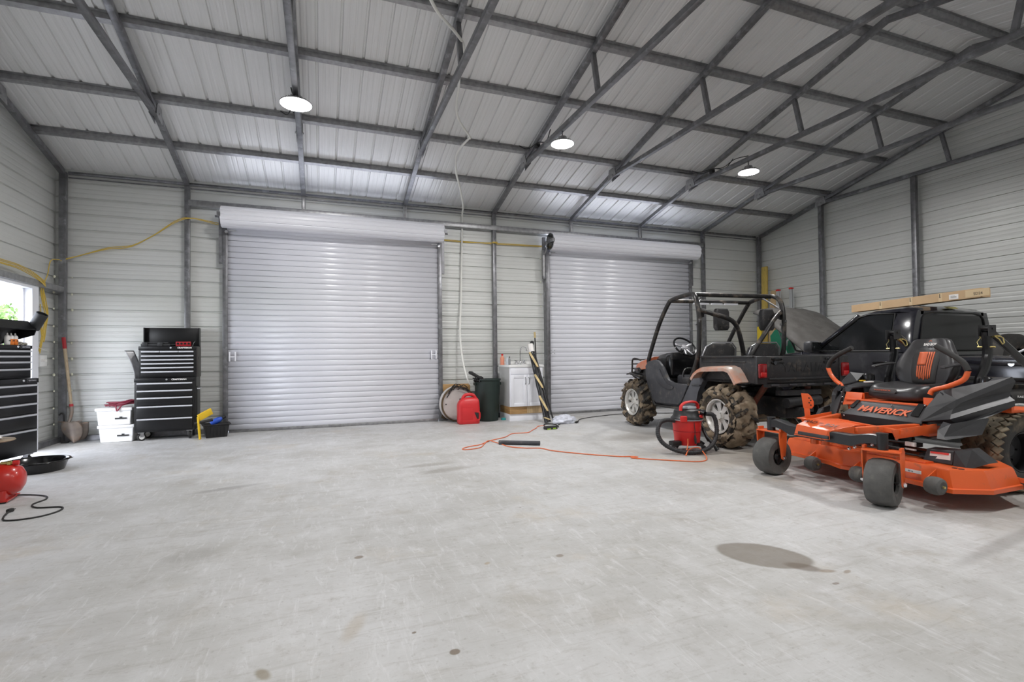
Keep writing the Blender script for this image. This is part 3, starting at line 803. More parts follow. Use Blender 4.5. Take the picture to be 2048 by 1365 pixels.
        MB().bb((s*.535, -.572, .815), (s*.613, -.552, .865), bev=.01, seg=2).build('light_lens', 'tail_red2', t)
    side(-1); side(1)
    MB().bb((-.60, -.50, .735), (.60, .37, .765)).bb((-.60, .345, .74), (.60, .375, 1.037)).build('bed_floor', 'utv_black', R)
    g = MB().bb((-.500, -.535, .742), (.500, -.505, 1.033), bev=.008)
    g.bb((-.48, -.548, .775), (.48, -.530, .800), bev=.006).bb((-.48, -.543, .760), (.48, -.530, .768), bev=.003)
    tg = g.build('tailgate', 'utv_black', R)
    for s in (-1, 1):
        h = MB().bb((s*.44, -.545, .99), (s*.30, -.53, 1.015), bev=.004).bb((s*.45, -.548, .955), (s*.28, -.53, .975), bev=.006).cyl((s*.40, -.552, .965), (s*.40, -.53, .965), .022, 12)
        h.build('gate_latch', 'black_gloss', tg)
    text('gate_lettering', 'YAMAHA', .135, 'utv_black', tg, (.0, -.535, .905), (1,0,0), (0,0,1), depth=.006, bold=.004, fit=.60)
    # flares
    for s in (-1, 1):
        cl = [(.40, .765), (.34, .83), (.27, .872), (.20, .89), (-.20, .905), (-.28, .885), (-.33, .83), (-.39, .742)]
        secs = []
        for i, (y, z) in enumerate(cl):
            t = Vector((0, cl[min(i+1, 7)][0]-cl[max(i-1, 0)][0], cl[min(i+1, 7)][1]-cl[max(i-1, 0)][1])).normalized()
            nn = Vector((0, t.z, -t.y)); nn = nn if nn.z > 0 or abs(nn.y) > .5 else -nn
            if nn.z < 0: nn = -nn
            P = Vector((0, y, z)); th = .022
            secs.append([P+Vector((s*.60,0,0))+nn*.03, P+Vector((s*.74,0,0))+nn*.022, P+Vector((s*.785,0,0))+nn*.0, P+Vector((s*.785,0,0))-nn*.035, P+Vector((s*.77,0,0))-nn*.035, P+Vector((s*.765,0,0))-nn*.004, P+Vector((s*.60,0,0))+nn*.01])
        MB().loft(secs).build('fender_flare', 'utv_orange', R)
        MB().prism([(s*.50, y, z) for y, z in ((.42,.74),(.30,.86),(-.28,.87),(-.42,.74))], (s*.10, 0, 0)).build('wheel_well', 'utv_black', R)
    # underside
    MB().bb((-.18, -.45, .34), (.18, .35, .58), bev=.03).bb((-.28, -.50, .60), (.28, -.42, .66)).bb((-.50, -.54, .70), (.50, -.48, .735)).bb((-.30, .3, .40), (.30, 1.4, .50)).build('chassis', 'utv_black', R)
    u = MB()
    for k in range(4):
        u.bb((-.46+.24*k, -.56, .712), (-.36+.24*k, -.53, .733), bev=.004)
    u.build('hinge', 'utv_plastic', R)
    for s in (-1, 1):
        MB().tube([(s*.30, -.30, .70), (s*.38, -.22, .52), (s*.42, -.18, .38)], .035, 10).build('shock_absorber', 'rust_red', R)
        MB().tube([(s*.12, -.14, .34), (s*.5, -.08, .33)], .022, 8).tube([(s*.12, -.30, .32), (s*.5, -.12, .28)], .018, 8).build('suspension_arm', 'mud', R)
    MB().lathe([(0,-.12),(.07,-.11),(.10,-.05),(.10,.05),(.07,.11),(0,.12)], (0, -.08, .40), 'Y', 20).build('differential', 'mud', R)
    MB().cyl((-.22, -.50, .52), (.24, -.50, .54), .055, 14).build('muffler', 'utv_black', R)
    MB().bb((-.10, -.56, .42), (.10, -.50, .47), bev=.006).cyl((0,-.53,.47),(0,-.53,.52),.025,12).build('hitch', 'utv_black', R)
utv_build(utv)
# ---------------------------------------------------------------- zero-turn mower (local x = backwards, y = away from the viewer)
mat('mower_plastic', (.034,.034,.037), .42, 0, var=.12, vscale=30, bump=.12, bscale=300)
mat('orange_mower', (.74,.118,.024), .40, 0, var=.06, vscale=5, coat=.1, dirt=(.34,.11,.05), dirt_amt=.05, dirt_scale=9)
mat('mower_metal', (.022,.022,.024), .34, .2)
mat('panel_grey', (.060,.059,.062), .42, .2, var=.1)
mat('smooth_tire', (.098,.096,.092), .78, 0, var=.2, vscale=18, bump=.2, bscale=120, dirt=(.16,.15,.13), dirt_amt=.2, dirt_scale=9)
mat('lug_tire', (.10,.085,.06), .85, 0, var=.35, vscale=14, dirt=(.22,.18,.12), dirt_amt=.45, dirt_scale=8)
mat('tire_side', (.030,.028,.026), .7, 0, var=.3, dirt=(.14,.11,.075), dirt_amt=.25, dirt_scale=6)
mat('vinyl', (.030,.029,.031), .36, 0, var=.1, vscale=20)
mat('vinyl_panel', (.052,.050,.050), .55, 0)
mat('sticker_white', (.78,.76,.74), .5)
mat('sticker_red', (.70,.06,.05), .5)
mat('brass', (.66,.55,.22), .32, .85)
mower = thing('riding_mower', 'orange and black zero-turn riding mower with flag-print seat back', 'lawn mower', (3.70, 2.91, 0), rz=math.radians(-4))
def mower_build(R):
    # casters
    for sy in (1, -1):
        YP = sy*.50; Y = 0.0; n0 = len(kids(R))
        w = MB().lathe([(.075,-.055),(.075,-.075),(.11,-.085),(.145,-.082),(.158,-.06),(.162,-.03),(.163,0),(.162,.03),(.158,.06),(.145,.082),(.11,.085),(.075,.075),(.075,.055)], (0, Y, .163), 'Y', 48, cap=False)
        w = w.build('caster_wheel', 'smooth_tire', R)
        h = MB().lathe([(0,-.05),(.03,-.05),(.035,-.03),(.06,-.025),(.078,-.045),(.078,.045),(.06,.025),(.035,.03),(.03,.05),(0,.05)], (0, Y, .163), 'Y', 32, cap=False)
        for k in range(5):
            a = 2*PI*k/5; h.beam((.03*math.cos(a), Y-.03, .163+.03*math.sin(a)), (.074*math.cos(a), Y-.03, .163+.074*math.sin(a)), .012, .014, (0,1,0))
        h.build('wheel_hub', 'black_mat', w)
        fk = MB()
        for s in (-1, 1):
            yy = Y+s*.112
            fk.prism([(-.05, yy-.004, .385), (.05, yy-.004, .385), (.045, yy-.004, .30), (.024, yy-.004, .155), (0, yy-.004, .140), (-.024, yy-.004, .155), (-.045, yy-.004, .30)], (0, .008, 0), bev=.002)
        fk.bb((-.05, Y-.116, .375), (.05, Y+.116, .387), bev=.003).bb((-.03, Y-.116, .385), (.03, Y-.100, .41)).bb((-.03, Y+.100, .385), (.03, Y+.116, .41))
        f = fk.build('caster_fork', 'orange_mower', R)
        MB().cyl((0, Y-.135, .163), (0, Y+.135, .163), .011, 6).cyl((0, Y-.128, .163), (0, Y-.118, .163), .016, 6).cyl((0, Y+.118, .163), (0, Y+.128, .163), .016, 6).build('axle_bolt', 'chrome', f)
        MB().cyl((.0, Y, .385), (.0, Y, .500), .034, 24).cyl((0, Y, .495), (0, Y, .503), .036, 24).build('caster_tube', 'mower_metal', R)
        for o_ in kids(R)[:] :
            if o_.name.split('.')[0] in ('caster_wheel', 'caster_fork', 'caster_tube') and not o_.get('placed'):
                o_.location = (0, YP, 0); o_.rotation_euler = (0, 0, math.radians(23 if sy < 0 else 8)); o_['placed'] = 1
    # front cross beam, shaped
    def fb(y):
        a = abs(y)
        z = .455 if a > .40 else (.455-(.40-a)/.12*.035 if a > .28 else .42)
        return z
    ys = [-.50, -.42, -.36, -.28, -.20, -.12, -.05, .05, .12, .20, .28, .36, .42, .50]
    secs = []
    for y in ys:
        z = fb(y); hh = .034 if abs(y) > .3 else .042
        secs.append([(-.025, y, z-hh), (-.025, y, z+hh*.8), (-.012, y, z+hh), (.04, y, z+hh), (.04, y, z-hh)])
    MB().loft(secs).build('front_beam', 'mower_metal', R, ang=20)
    # foot plate
    fp = MB().prism([(-.035, .19, .470), (.10, .19, .515), (.36, .15, .505), (.36, -.13, .490), (.10, -.20, .505), (-.035, -.085, .455)], (0, 0, .008), bev=.003)
    fp.prism([(-.05, .20, .405), (-.035, .19, .478), (-.035, -.09, .462), (-.05, -.08, .392)], (.008, 0, 0))
    fp.prism([(-.035, -.09, .46), (.10, -.205, .512), (.10, -.205, .44), (-.05, -.08, .39)], (0, -.006, 0))
    fp.bb((.06, .19, .512), (.12, .285, .520), bev=.004).bb((-.055, -.06, .392), (-.045, .20, .400))
    f = fp.build('foot_plate', 'orange_mower', R)
    text('plate_lettering', 'BAD', .062, 'mower_plastic', f, (.035, .115, .506), (0,-1,-.06), (1,0,.33), depth=.002, fit=.10)
    text('plate_lettering', 'BOY', .062, 'mower_plastic', f, (.030, -.075, .498), (0,-1,-.06), (1,0,.33), depth=.002, fit=.10)
    MB().lathe([(.012,0),(.018,.001),(.018,.002),(.012,.002)], (.035,.02,.504), 'Z', 16).build('emblem', 'mower_plastic', f)
    MB().bb((-.06, -.12, .402), (-.045, .16, .428), bev=.004).build('step_strip', 'mower_plastic', f)
    # pedal
    ww = Vector((.69,-.72,0)); nn_ = Vector((.72,.69,0))
    def pp(u, z, l=0): return Vector((.145,.255,0))+ww*u-nn_*.0+Vector((0,0,z))+Vector((.05,-.0,0))*((.50-z)*.4)
    p = MB().prism([pp(-.015,.49), pp(.028,.49), pp(.020,.60), pp(-.022,.60)], nn_*.006, bev=.001)
    p.prism([pp(-.040,.725), pp(.012,.722), pp(.034,.70), pp(.052,.655), pp(.052,.62), pp(.036,.595), pp(-.026,.598)], nn_*.007, bev=.002)
    pd = p.build('brake_pedal', 'orange_mower', R)
    for a, b in ((.018,.685),(.030,.665),(.018,.645),(.030,.625)): MB().cyl(pp(a,b)-nn_*.002, pp(a,b)+nn_*.004, .0065, 8).build('pedal_hole', 'black_mat', pd)
    # main frame rails (orange) from the front beam back to the seat box
    for s in (-1, 1):
        MB().beam((.10, s*.22, .475), (.62, s*.36, .495), .045, .055, bev=.005).beam((.62, s*.36, .47), (1.35, s*.36, .47), .05, .09, bev=.005).build('frame_rail', 'orange_mower', R)
        MB().prism([(.22, s*.40-.004, .50), (.62, s*.44-.004, .53), (.62, s*.44-.004, .46), (.26, s*.40-.004, .43)], (0, .008, 0), bev=.002).build('brace_plate', 'orange_mower', R)
    MB().beam((.30, .12, .50), (.30, -.42, .48), .03, .03).beam((.14, -.05, .485), (.42, -.34, .46), .035, .012).build('cross_bar', 'orange_mower', R)
    MB().cyl((.22, -.10, .41), (.22, -.10, .475), .048, 24).build('rubber_bumper', 'rubber', R)
    MB().cyl((.05, .10, .33), (.05, .10, .40), .03, 16).cyl((.07, .02, .33), (.07, .02, .40), .03, 16).build('deck_hanger', 'orange_mower', R)
    # front panel with lettering, sloping
    pn = MB()
    A, B = (.56, .275), (.56, -.365)
    pn.prism([(.56, .285, .535), (.56, -.375, .525), (.66, -.355, .645), (.66, .175, .650)], (.006, 0, -.006), bev=.002)
    q = pn.build('front_panel', 'panel_grey', R)
    MB().prism([(.555, .29, .535), (.555, -.38, .525), (.560, -.375, .472), (.560, .285, .485)], (.008, 0, 0)).build('kick_plate', 'mower_metal', R)
    tx = (0, -1, -.015); tu = Vector((.10, 0, .115)).normalized()
    text('panel_lettering', 'MAVERICK', .078, 'orange_text', q, (.598, -.045, .588), tx, tu, depth=.003, bold=.0025, fit=.43, shear=.35)
    MB().prism([(.590, -.275, .572), (.590, -.335, .569), (.668, -.335, .660), (.668, -.285, .660)], (-.004, 0, .004)).build('slot', 'black_gloss', q)
    MB().prism([(.60, .245, .590), (.60, .205, .588), (.655, .185, .650), (.655, .215, .650)], (-.004,0,.004)).build('slot', 'black_gloss', q)
    for (y, z, x) in ((-.09, .635, .647), (.255, .52, .552), (-.345, .505, .552), (-.34, .655, .655)): MB().sphere((x, y, z), .008, 6).build('screw', 'chrome', q)
    # seat box (orange)
    sb = MB().bb((.66, -.34, .645), (.70, .34, .660), bev=.003).bb((.70, .19, .60), (.71, .355, .715)).prism([(.66, .19, .62), (.70, .20, .715), (.70, .355, .712), (.66, .36, .60)], (.006,0,0), bev=.002)
    sb.bb((.70, -.34, .56), (1.20, .34, .645), bev=.005).bb((.71, -.36, .60), (.72, -.29, .71))
    sb.build('seat_box', 'orange_mower', R)
    # seat cushion, lofted
    secs = []
    for x, w, z0, z1 in ((.73,.175,.68,.735), (.755,.215,.662,.765), (.82,.235,.657,.79), (.95,.245,.657,.795), (1.08,.24,.66,.80), (1.18,.215,.68,.80)):
        ring = [(-w, z0+.02), (-w*1.02, (z0+z1)/2), (-w*.97, z1-.006), (-w*.80, z1+.018), (-w*.45, z1-.004), (0, z1-.014), (w*.45, z1-.004), (w*.80, z1+.018), (w*.97, z1-.006), (w*1.02, (z0+z1)/2), (w, z0+.02), (w*.8, z0), (-w*.8, z0)]
        secs.append([(x, y-.02, z) for y, z in ring])
    MB().loft(secs).build('seat_cushion', 'vinyl', R, sub=1, ang=60)
    sp = MB().prism([(.722, .13, .728), (.722, -.06, .722), (.728, -.08, .745), (.735, -.06, .765), (.735, .12, .768), (.728, .15, .748)], (-.008, 0, 0), bev=.003)
    sp.build('seat_badge', 'vinyl_panel', R)
    text('badge_lettering', 'MAVERICK', .016, 'orange_text', R, (.712, .035, .748), (0,-1,0), (.1,0,1), depth=.002, fit=.14)
    # seat back
    secs = []
    for z, w, xf, th in ((.775,.16,1.115,.075), (.81,.215,1.105,.10), (.88,.253,1.105,.115), (.96,.258,1.125,.115), (1.03,.225,1.15,.105), (1.09,.185,1.175,.09), (1.15,.16,1.20,.07), (1.185,.135,1.22,.045)):
        ring = [(-w, xf+th*.55), (-w*.98, xf+th*.05), (-w*.88, xf-.020), (-w*.62, xf-.006), (-w*.36, xf+.012), (0, xf+.016), (w*.36, xf+.012), (w*.62, xf-.006), (w*.88, xf-.020), (w*.98, xf+th*.05), (w, xf+th*.55), (w*.8, xf+th), (0, xf+th*1.1), (-w*.8, xf+th)]
        secs.append([(x, y-.02, z) for y, x in ring])
    MB().loft(secs).build('seat_back', 'vinyl', R, sub=1, ang=60)
    # grey centre panel and flag print
    def fx(z):
        pts = [(.775,1.115),(.81,1.105),(.88,1.105),(.96,1.125),(1.03,1.15),(1.09,1.175),(1.15,1.20)]
        for (a, x0), (b, x1) in zip(pts, pts[1:]):
            if a <= z <= b: return x0+(x1-x0)*(z-a)/(b-a)
        return 1.2
    def patch(y0, y1, z0, z1, d, name, m, parent, n=8, yo=-.02, k=1.0, sh=0.0):
        q = MB(); q.grid(lambda u, v: (fx(z0+(z1-z0)*v)+.0105-d, yo+(y0+(y1-y0)*u)*(1-(1-k)*(1-v))+sh*v, z0+(z1-z0)*v), 2, n)
        return q.build(name, m, parent, solid=.002)
    cp = patch(-.115, .115, .79, 1.085, .006, 'seat_back_panel', 'vinyl_panel', R, k=.8)
    patch(-.010, .058, .955, 1.066, .011, 'flag_canton', 'orange_text', cp)
    for i in range(7):
        y0 = .058-.0185*i
        z1 = 1.066 if i > 3 else .948
        patch(y0-.012, y0, .835+.004*abs(i-3)-.01*(i % 2), z1, .011, 'flag_stripe', 'orange_text', cp, k=.88)
    text('seat_logo', 'BAD BOY', .03, 'sticker_white', R, (1.178, -.035, 1.128), (0,-1,0), (.38,0,1), depth=.002, bold=.001, fit=.10)
    MB().tube(arc((1.186, -.035, 1.150), .011, 20, 160, 6, 'YZ', h=0), .002, 5).build('logo_mark', 'orange_text', R)
    # arm rests
    for s in (-1, 1):
        MB().loft([[(x, s*.285+y, z) for y, z in ((-.03,zz-.012),(-.03,zz+.012),(.03,zz+.014),(.03,zz-.010))] for x, zz in ((.93,.935),(.96,.945),(1.05,.955),(1.16,.965),(1.20,.965))]).build('arm_rest', 'vinyl', R, sub=1)
    # side consoles / fenders
    for s in (-1, 1):
        ye = .60
        # inner well top
        MB().prism([(.72, s*.36, .70), (.72, s*.42, .755), (1.01, s*.50, .785), (1.20, s*.52, .80), (1.30, s*.36, .78), (.78, s*.36, .75)], (0, 0, -.012)).build('console_top', 'mower_plastic', R)
        # outer shell: crest, recessed flank, ridge, flap
        def V(*q): return [(x, s*-y if False else -s*y, z) for x, y, z in q]
        def poly(name, quads, par, m='mower_plastic', th=.012):
            q = MB()
            for f in quads: q._add(V(*f), [tuple(range(len(f)))])
            return q.build(name, m, par, solid=th, smooth=False)
        A_=(.552,-.375,.543); C1_=(.66,-.47,.66); C2_=(.73,-.51,.71); C3_=(1.10,-.64,.872)
        D2_=(.745,-.525,.690); D3_=(1.105,-.655,.842); RC=(.69,-.505,.64); RM=(1.10,-.625,.765)
        GA=(.67,-.505,.600); GB=(1.075,-.635,.730); RF=(.635,-.52,.572); RR=(1.07,-.668,.705); B3=(1.085,-.658,.664); B2=(.86,-.605,.579); B1=(.69,-.525,.535)
        if s > 0: A_=(.70,-.50,.53); C1_=(.705,-.50,.67); RC=(.72,-.51,.64); GA=(.72,-.515,.60); RF=(.71,-.525,.572); B1=(.73,-.535,.535)
        T1=(.70,-.42,.768); T2=(1.01,-.50,.792); T3=(1.12,-.52,.86); T0=(.60,-.38,.64) if s < 0 else (.70,-.45,.68)
        sh = poly('side_shell', [[A_,C1_,C2_,D2_,RC],[C2_,C3_,D3_,D2_],[D2_,D3_,RM,RC],[RC,RM,GB,GA],[A_,RC,GA,RF],[GA,GB,RR,RF],[RF,RR,B3,B2,B1],[A_,RF,B1],[A_,T0,C1_],[T0,T1,C2_,C1_],[T1,T2,C3_,C2_],[T2,T3,C3_]], R)
        poly('rear_cap', [[C3_,D3_,RM,GB,RR,B3,(1.09,-.50,.66),T3]], sh)
        poly('lower_guard', [[(.60,-.50,.55),(.54,-.50,.492),(.50,-.52,.435),(.53,-.545,.452),(.60,-.55,.54)],[(.53,-.545,.452),(.76,-.612,.491),(.835,-.612,.578),(.60,-.55,.545)],[(.53,-.545,.452),(.525,-.562,.436),(.78,-.628,.468),(.76,-.612,.491)],[(.76,-.612,.491),(.78,-.628,.468),(.875,-.62,.578),(.835,-.612,.578)],[(.50,-.52,.435),(.525,-.562,.436),(.53,-.545,.452)],[(.525,-.562,.436),(.78,-.628,.468),(.80,-.50,.46),(.52,-.47,.43)]], R)
        # fuel cap
        MB().lathe([(0,.03),(.035,.03),(.045,.022),(.048,.0),(.048,-.03)], (1.12, s*.47, .835), 'Z', 20).build('fuel_cap', 'black_gloss', R)
        # inner facing triangle panel
        MB().prism([(.60, s*.38, .51), (.70, s*.385, .74), (.76, s*.44, .76), (.70, s*.50, .62), (.66, s*.50, .52)], (.03, 0, 0), bev=.006).build('knee_panel', 'panel_grey', R, ang=25)
        # orange rear fender plate
        MB().bb((1.16, s*.40, .60), (1.52, s*.60, .625), bev=.004).bb((1.16, s*.40, .625), (1.19, s*.60, .68)).build('rear_fender', 'orange_mower', R)
        # lap bar
        xb = .75; y1, y2, y3, y4, y5 = (.44,.50,.55,.58,.33) if s > 0 else (.345,.44,.545,.575,.365)
        pts = [(xb-.02, s*(y1-.02), .735), (xb-.01, s*y1, .772), (xb, s*y2, .805), (xb, s*y3, .86), (xb, s*y4, .925)]
        MB().tube(pts, .0185, 12, smooth_path=5).build('lap_bar', 'orange_mower', R)
        MB().tube([(xb, s*y4, .925), (xb, s*(y4-.03), .985), (xb+.0, s*(y4-.10), 1.04), (xb, s*y5, 1.11)], .0205, 12, smooth_path=5).build('bar_grip', 'rubber', R)
        MB().beam((xb-.08, s*.36, .60), (xb-.02, s*.42, .745), .035, .012, (1,0,0), bev=.003).cyl((xb-.06, s*.42, .74), (xb+.03, s*.42, .74), .024, 14).build('bar_bracket', 'mower_metal', R)
        bl = MB()
        for t in (.15, .45, .75): bl.sphere((xb-.092+.06*t, s*(.36+.06*t), .60+.145*t), .008, 6)
        bl.build('bracket_bolt', 'chrome', R)
    MB().box((.95, .40, .805), (.05,.03,.012), None, .003).build('control_tab', 'yellow', R)
    MB().box((.90, .30, .80), (.09,.03,.012), None, .003).build('console_label', 'sticker_white', R)
    # engine / rear mass
    MB().bb((1.20, -.30, .40), (1.75, .30, .72), bev=.04).bb((.70, -.34, .40), (1.30, .34, .56), bev=.01).build('engine_block', 'mower_metal', R)
    # rear wheels
    for s in (-1, 1):
        cx, cy, cz, Rr, w = 1.27, s*.50, .305, .305, .25
        t = MB().lathe([(.155,-w*.42),(.19,-w*.50),(.25,-w*.50),(.28,-w*.44),(.292,-w*.3),(.296,0),(.292,w*.3),(.28,w*.44),(.25,w*.50),(.19,w*.50),(.155,w*.42)], (cx,cy,cz), 'Y', 56, cap=False)
        tr = t.build('rear_wheel', 'tire_side', R)
        lg = MB()
        for k in range(33):
            for j in range(-2, 3):
                a = 2*PI*(k+(.5 if j % 2 else 0)+.12*j)/33
                er = Vector((math.cos(a), 0, math.sin(a))); et = Vector((-math.sin(a), 0, math.cos(a)))
                yc = cy+j*w*.205; drop = .012 if abs(j) == 2 else 0
                c = Vector((cx, yc, cz))+er*(.297-drop)
                dv = (Vector((0,1,0))*.024+et*(.016 if j >= 0 else -.016))
                nrm = er+Vector((0,1,0))*(.45*(1 if j > 0 else -1) if abs(j) == 2 else 0)
                lg.beam(c-dv*1.0, c+dv*1.0, .052, .012, nrm, bev=.003)
        lg.build('tread', 'lug_tire', tr)
        h = MB().lathe([(.158, s*-.10), (.158, s*.09), (.150, s*.105), (.140, s*.10), (.135, s*.02), (.05, s*.0), (.04, s*.03), (0, s*.03)], (cx,cy,cz), 'Y', 40, cap=False)
        for k in range(5):
            a = 2*PI*k/5; h.cyl((cx+.075*math.cos(a), cy+s*.0, cz+.075*math.sin(a)), (cx+.075*math.cos(a), cy+s*.03, cz+.075*math.sin(a)), .008, 6)
        h.build('wheel_rim', 'mower_metal', tr)
    # cutting deck
    outl = [(.30, .755), (.32, -.745), (.52, -.82), (.84, -.80), (1.02, -.62), (1.02, .55), (.86, .74)]
    fr = [(.34, .60), (.30, .48)]
    top = [(.40,.70),(.355,.20),(.30,.05),(.355,-.10),(.335,-.70),(.50,-.80),(.82,-.78),(.99,-.60),(.99,.55),(.85,.70)]
    bot = [(.36,.72),(.325,.20),(.27,.05),(.325,-.10),(.30,-.74),(.50,-.84),(.85,-.81),(1.02,-.62),(1.02,.57),(.87,.73)]
    d = MB().loft([[(x, y, .265) for x, y in top], [(x, y, .250) for x, y in [(a*1.0-.006 if a < .5 else a+.006, b*1.01) for a, b in top]], [(x+.01, y*.995, .150) for x, y in bot], [(x-.012 if x < .5 else x+.012, y*1.012, .146) for x, y in bot], [(x-.012 if x < .5 else x+.012, y*1.012, .118) for x, y in bot]])
    dk = d.build('cutting_deck', 'orange_mower', R, ang=20)
    # deck top ridges, labels, belts
    MB().beam((.42, .64, .272), (.42, .10, .272), .06, .012).beam((.42, -.10, .272), (.42, -.52, .272), .08, .012).build('deck_ridge', 'orange_mower', dk)
    MB().prism([(.308, -.40, .222), (.308, -.54, .222), (.308, -.54, .200), (.308, -.40, .200)], (-.004, 0, 0)).build('deck_label', 'sticker_white', dk)
    text('label_lettering', '60 in', .018, 'mower_plastic', dk, (.302, -.47, .211), (0,-1,0), (0,0,1), depth=.001)
    text('deck_number', '60', .05, 'mower_plastic', dk, (.42, -.70, .267), (0,-1,0), (1,0,0), depth=.002, fit=.07)
    for yy in (.50, .0, -.42):
        MB().lathe([(0,.055),(.03,.055),(.03,.03),(.09,.028),(.09,.012),(.03,.01),(.03,0)], (.62, yy, .265), 'Z', 24).build('spindle_pulley', 'mower_metal', R)
    MB().tube([(.62,.59,.285),(.53,.5,.285),(.53,-.42,.285),(.62,-.51,.285),(.72,-.42,.285),(.72,.5,.285)], .008, 6, closed=True).build('drive_belt', 'rubber', R)
    MB().bb((.55,-.16,.30),(.70,-.02,.345),bev=.006).bb((.62,-.30,.33),(.68,-.20,.36)).cyl((.4,.1,.33),(.4,-.36,.34),.012,8).cyl((.48,.2,.36),(.60,-.30,.36),.010,8).build('deck_linkage', 'mower_metal', R)
    MB().bb((.54,-.335,.345),(.56,-.265,.375)).bb((.54,-.335,.315),(.56,-.255,.325)).build('warning_label', 'sticker_white', R)
    for p in ((.30,-.28,.375),(.26,-.22,.36),(.46,-.26,.40),(.05,-.25,.36),(.03,-.22,.345)): MB().sphere(p, .012, 6).build('bolt', 'chrome', R)
    # chute cover (black)
    cv = MB().prism([(.50, -.45, .355), (.50, -.63, .368), (.49, -.62, .268), (.48, -.43, .262)], (.14, .03, -.0), bev=.006)
    cv._add([(.50,-.632,.368),(.49,-.625,.262),(.50,-.70,.262),(.56,-.70,.385),(.60,-.775,.300),(.52,-.72,.262),(.70,-.66,.385),(.72,-.76,.300),(.70,-.60,.37)], [(0,1,2),(0,2,3),(3,2,5,4),(0,3,6,8),(3,4,7,6)])
    k = cv.build('belt_cover', 'mower_plastic', R, smooth=False)
    MB().prism([(.498, -.475, .340), (.497, -.61, .348), (.492, -.61, .300), (.492, -.475, .295)], (-.004, 0, 0)).build('safety_label', 'sticker_white', k)
    MB().prism([(.494, -.48, .342), (.494, -.60, .348), (.493, -.60, .334), (.493, -.48, .330)], (-.004, 0, 0)).build('label_band', 'sticker_red', k)
    # anti-scalp wheels
    for (x, y) in ((.24,.30),(.24,-.12),(.215,-.69),(.90,-.88)):
        w = MB().lathe([(.012,-.045),(.035,-.050),(.052,-.042),(.060,-.02),(.060,.02),(.052,.042),(.035,.050),(.012,.045)], (x, y, .165 if y < -.5 else .115), 'Y', 28, cap=False)
        z = .165 if y < -.5 else .115
        w.cyl((x, y-.05, z), (x, y+.05, z), .014, 10)
        o = w.build('anti_scalp_wheel', 'smooth_tire', R)
        b = MB().cyl((x, y-.062, z), (x, y+.05, z), .009, 6); b.build('wheel_bolt', 'brass', o)
        if y > -.85:
            MB().prism([(x-.012, y+.055, z-.02), (x+.10, y+.055, z+.05), (x+.10, y+.055, z+.09), (x-.012, y+.055, z+.03)], (0,.006,0)).build('wheel_arm', 'orange_mower', R)
        else:
            MB().beam((x, y+.06, z), (x-.05, y+.16, z+.02), .02, .03).build('wheel_arm', 'orange_mower', R)
    # roll bar, folded back
    for s in (-1, 1):
        Y = s*.37
        MB().tube([(1.20, s*.36, .62), (1.22, s*.36, .82), (1.27, s*.37, .93), (1.31, Y, 1.04), (1.31, Y, 1.13), (1.30, Y, 1.22)], .033, 10, smooth_path=4, sq=(1,1)).build('roll_bar_post', 'black_gloss', R)
        MB().bb((1.265, Y-.042, 1.185), (1.345, Y-.034, 1.275)).bb((1.265, Y+.034, 1.185), (1.345, Y+.042, 1.275)).cyl((1.305, Y-.05, 1.25), (1.305, Y+.05, 1.25), .012, 8).build('hinge_bracket', 'black_mat', R)
        pin = MB().cyl((1.33, Y-.07, 1.185), (1.33, Y+.06, 1.185), .008, 8).cyl((1.30, Y-.06, 1.10), (1.30, Y+.06, 1.10), .007, 8)
        pin.tube([(1.31, Y-s*.0+s*.0-.055, 1.18), (1.32, Y-.075, 1.16), (1.34, Y-.085, 1.12), (1.37, Y-.08, 1.13), (1.375, Y-.07, 1.17), (1.34, Y-.06, 1.19)], .0045, 6, closed=True)
        pin.tube([(1.30, Y+.05, 1.10), (1.31, Y+.07, 1.14), (1.33, Y+.05, 1.185)], .0025, 5)
        pin.build('lock_pin', 'brass', R)
        MB().tube([(1.31, Y, 1.25), (1.40, Y, 1.19), (1.70, Y, 1.00), (1.95, Y, .84), (2.02, Y-s*.08, .80)], .030, 10, sq=(1,1)).build('roll_bar_arm', 'black_gloss', R)
    MB().cyl((2.02, -.30, .80), (2.02, .30, .80), .030, 10).build('roll_bar_top', 'black_gloss', R)
mower_build(mower)
# ---------------------------------------------------------------- pickup with open hood (local y = forward)
mat('truck_black', (.010,.010,.016), .16, .0, coat=.6, var=.1, vscale=3, dirt=(.06,.06,.065), dirt_amt=.12, dirt_scale=3)
mat('truck_door', (.018,.018,.023), .3, 0, coat=.35, dirt=(.055,.055,.06), dirt_amt=.3, dirt_scale=4)
mat('dusty_hood', (.10,.095,.09), .78, 0, var=.2, vscale=5, dirt=(.075,.07,.065), dirt_amt=.5, dirt_scale=7)
mat('hood_under', (.33,.34,.36), .5, .2, var=.15)
mat('window_tint', (.010,.011,.012), .12, 0, spec=.35, dirt=(.022,.021,.022), dirt_amt=.2, dirt_scale=2.5)
mat('weather_strip', (.012,.012,.012), .5, 0)
mat('cardboard', (.52,.36,.21), .8, 0, var=.08, vscale=4)
mat('tape', (.60,.46,.28), .4, 0)
mat('ink', (.05,.045,.04), .7)
truck = thing('pickup_truck', 'small black two-door pickup with dusty hood propped open', 'pickup truck', (7.26, 3.93, 0))
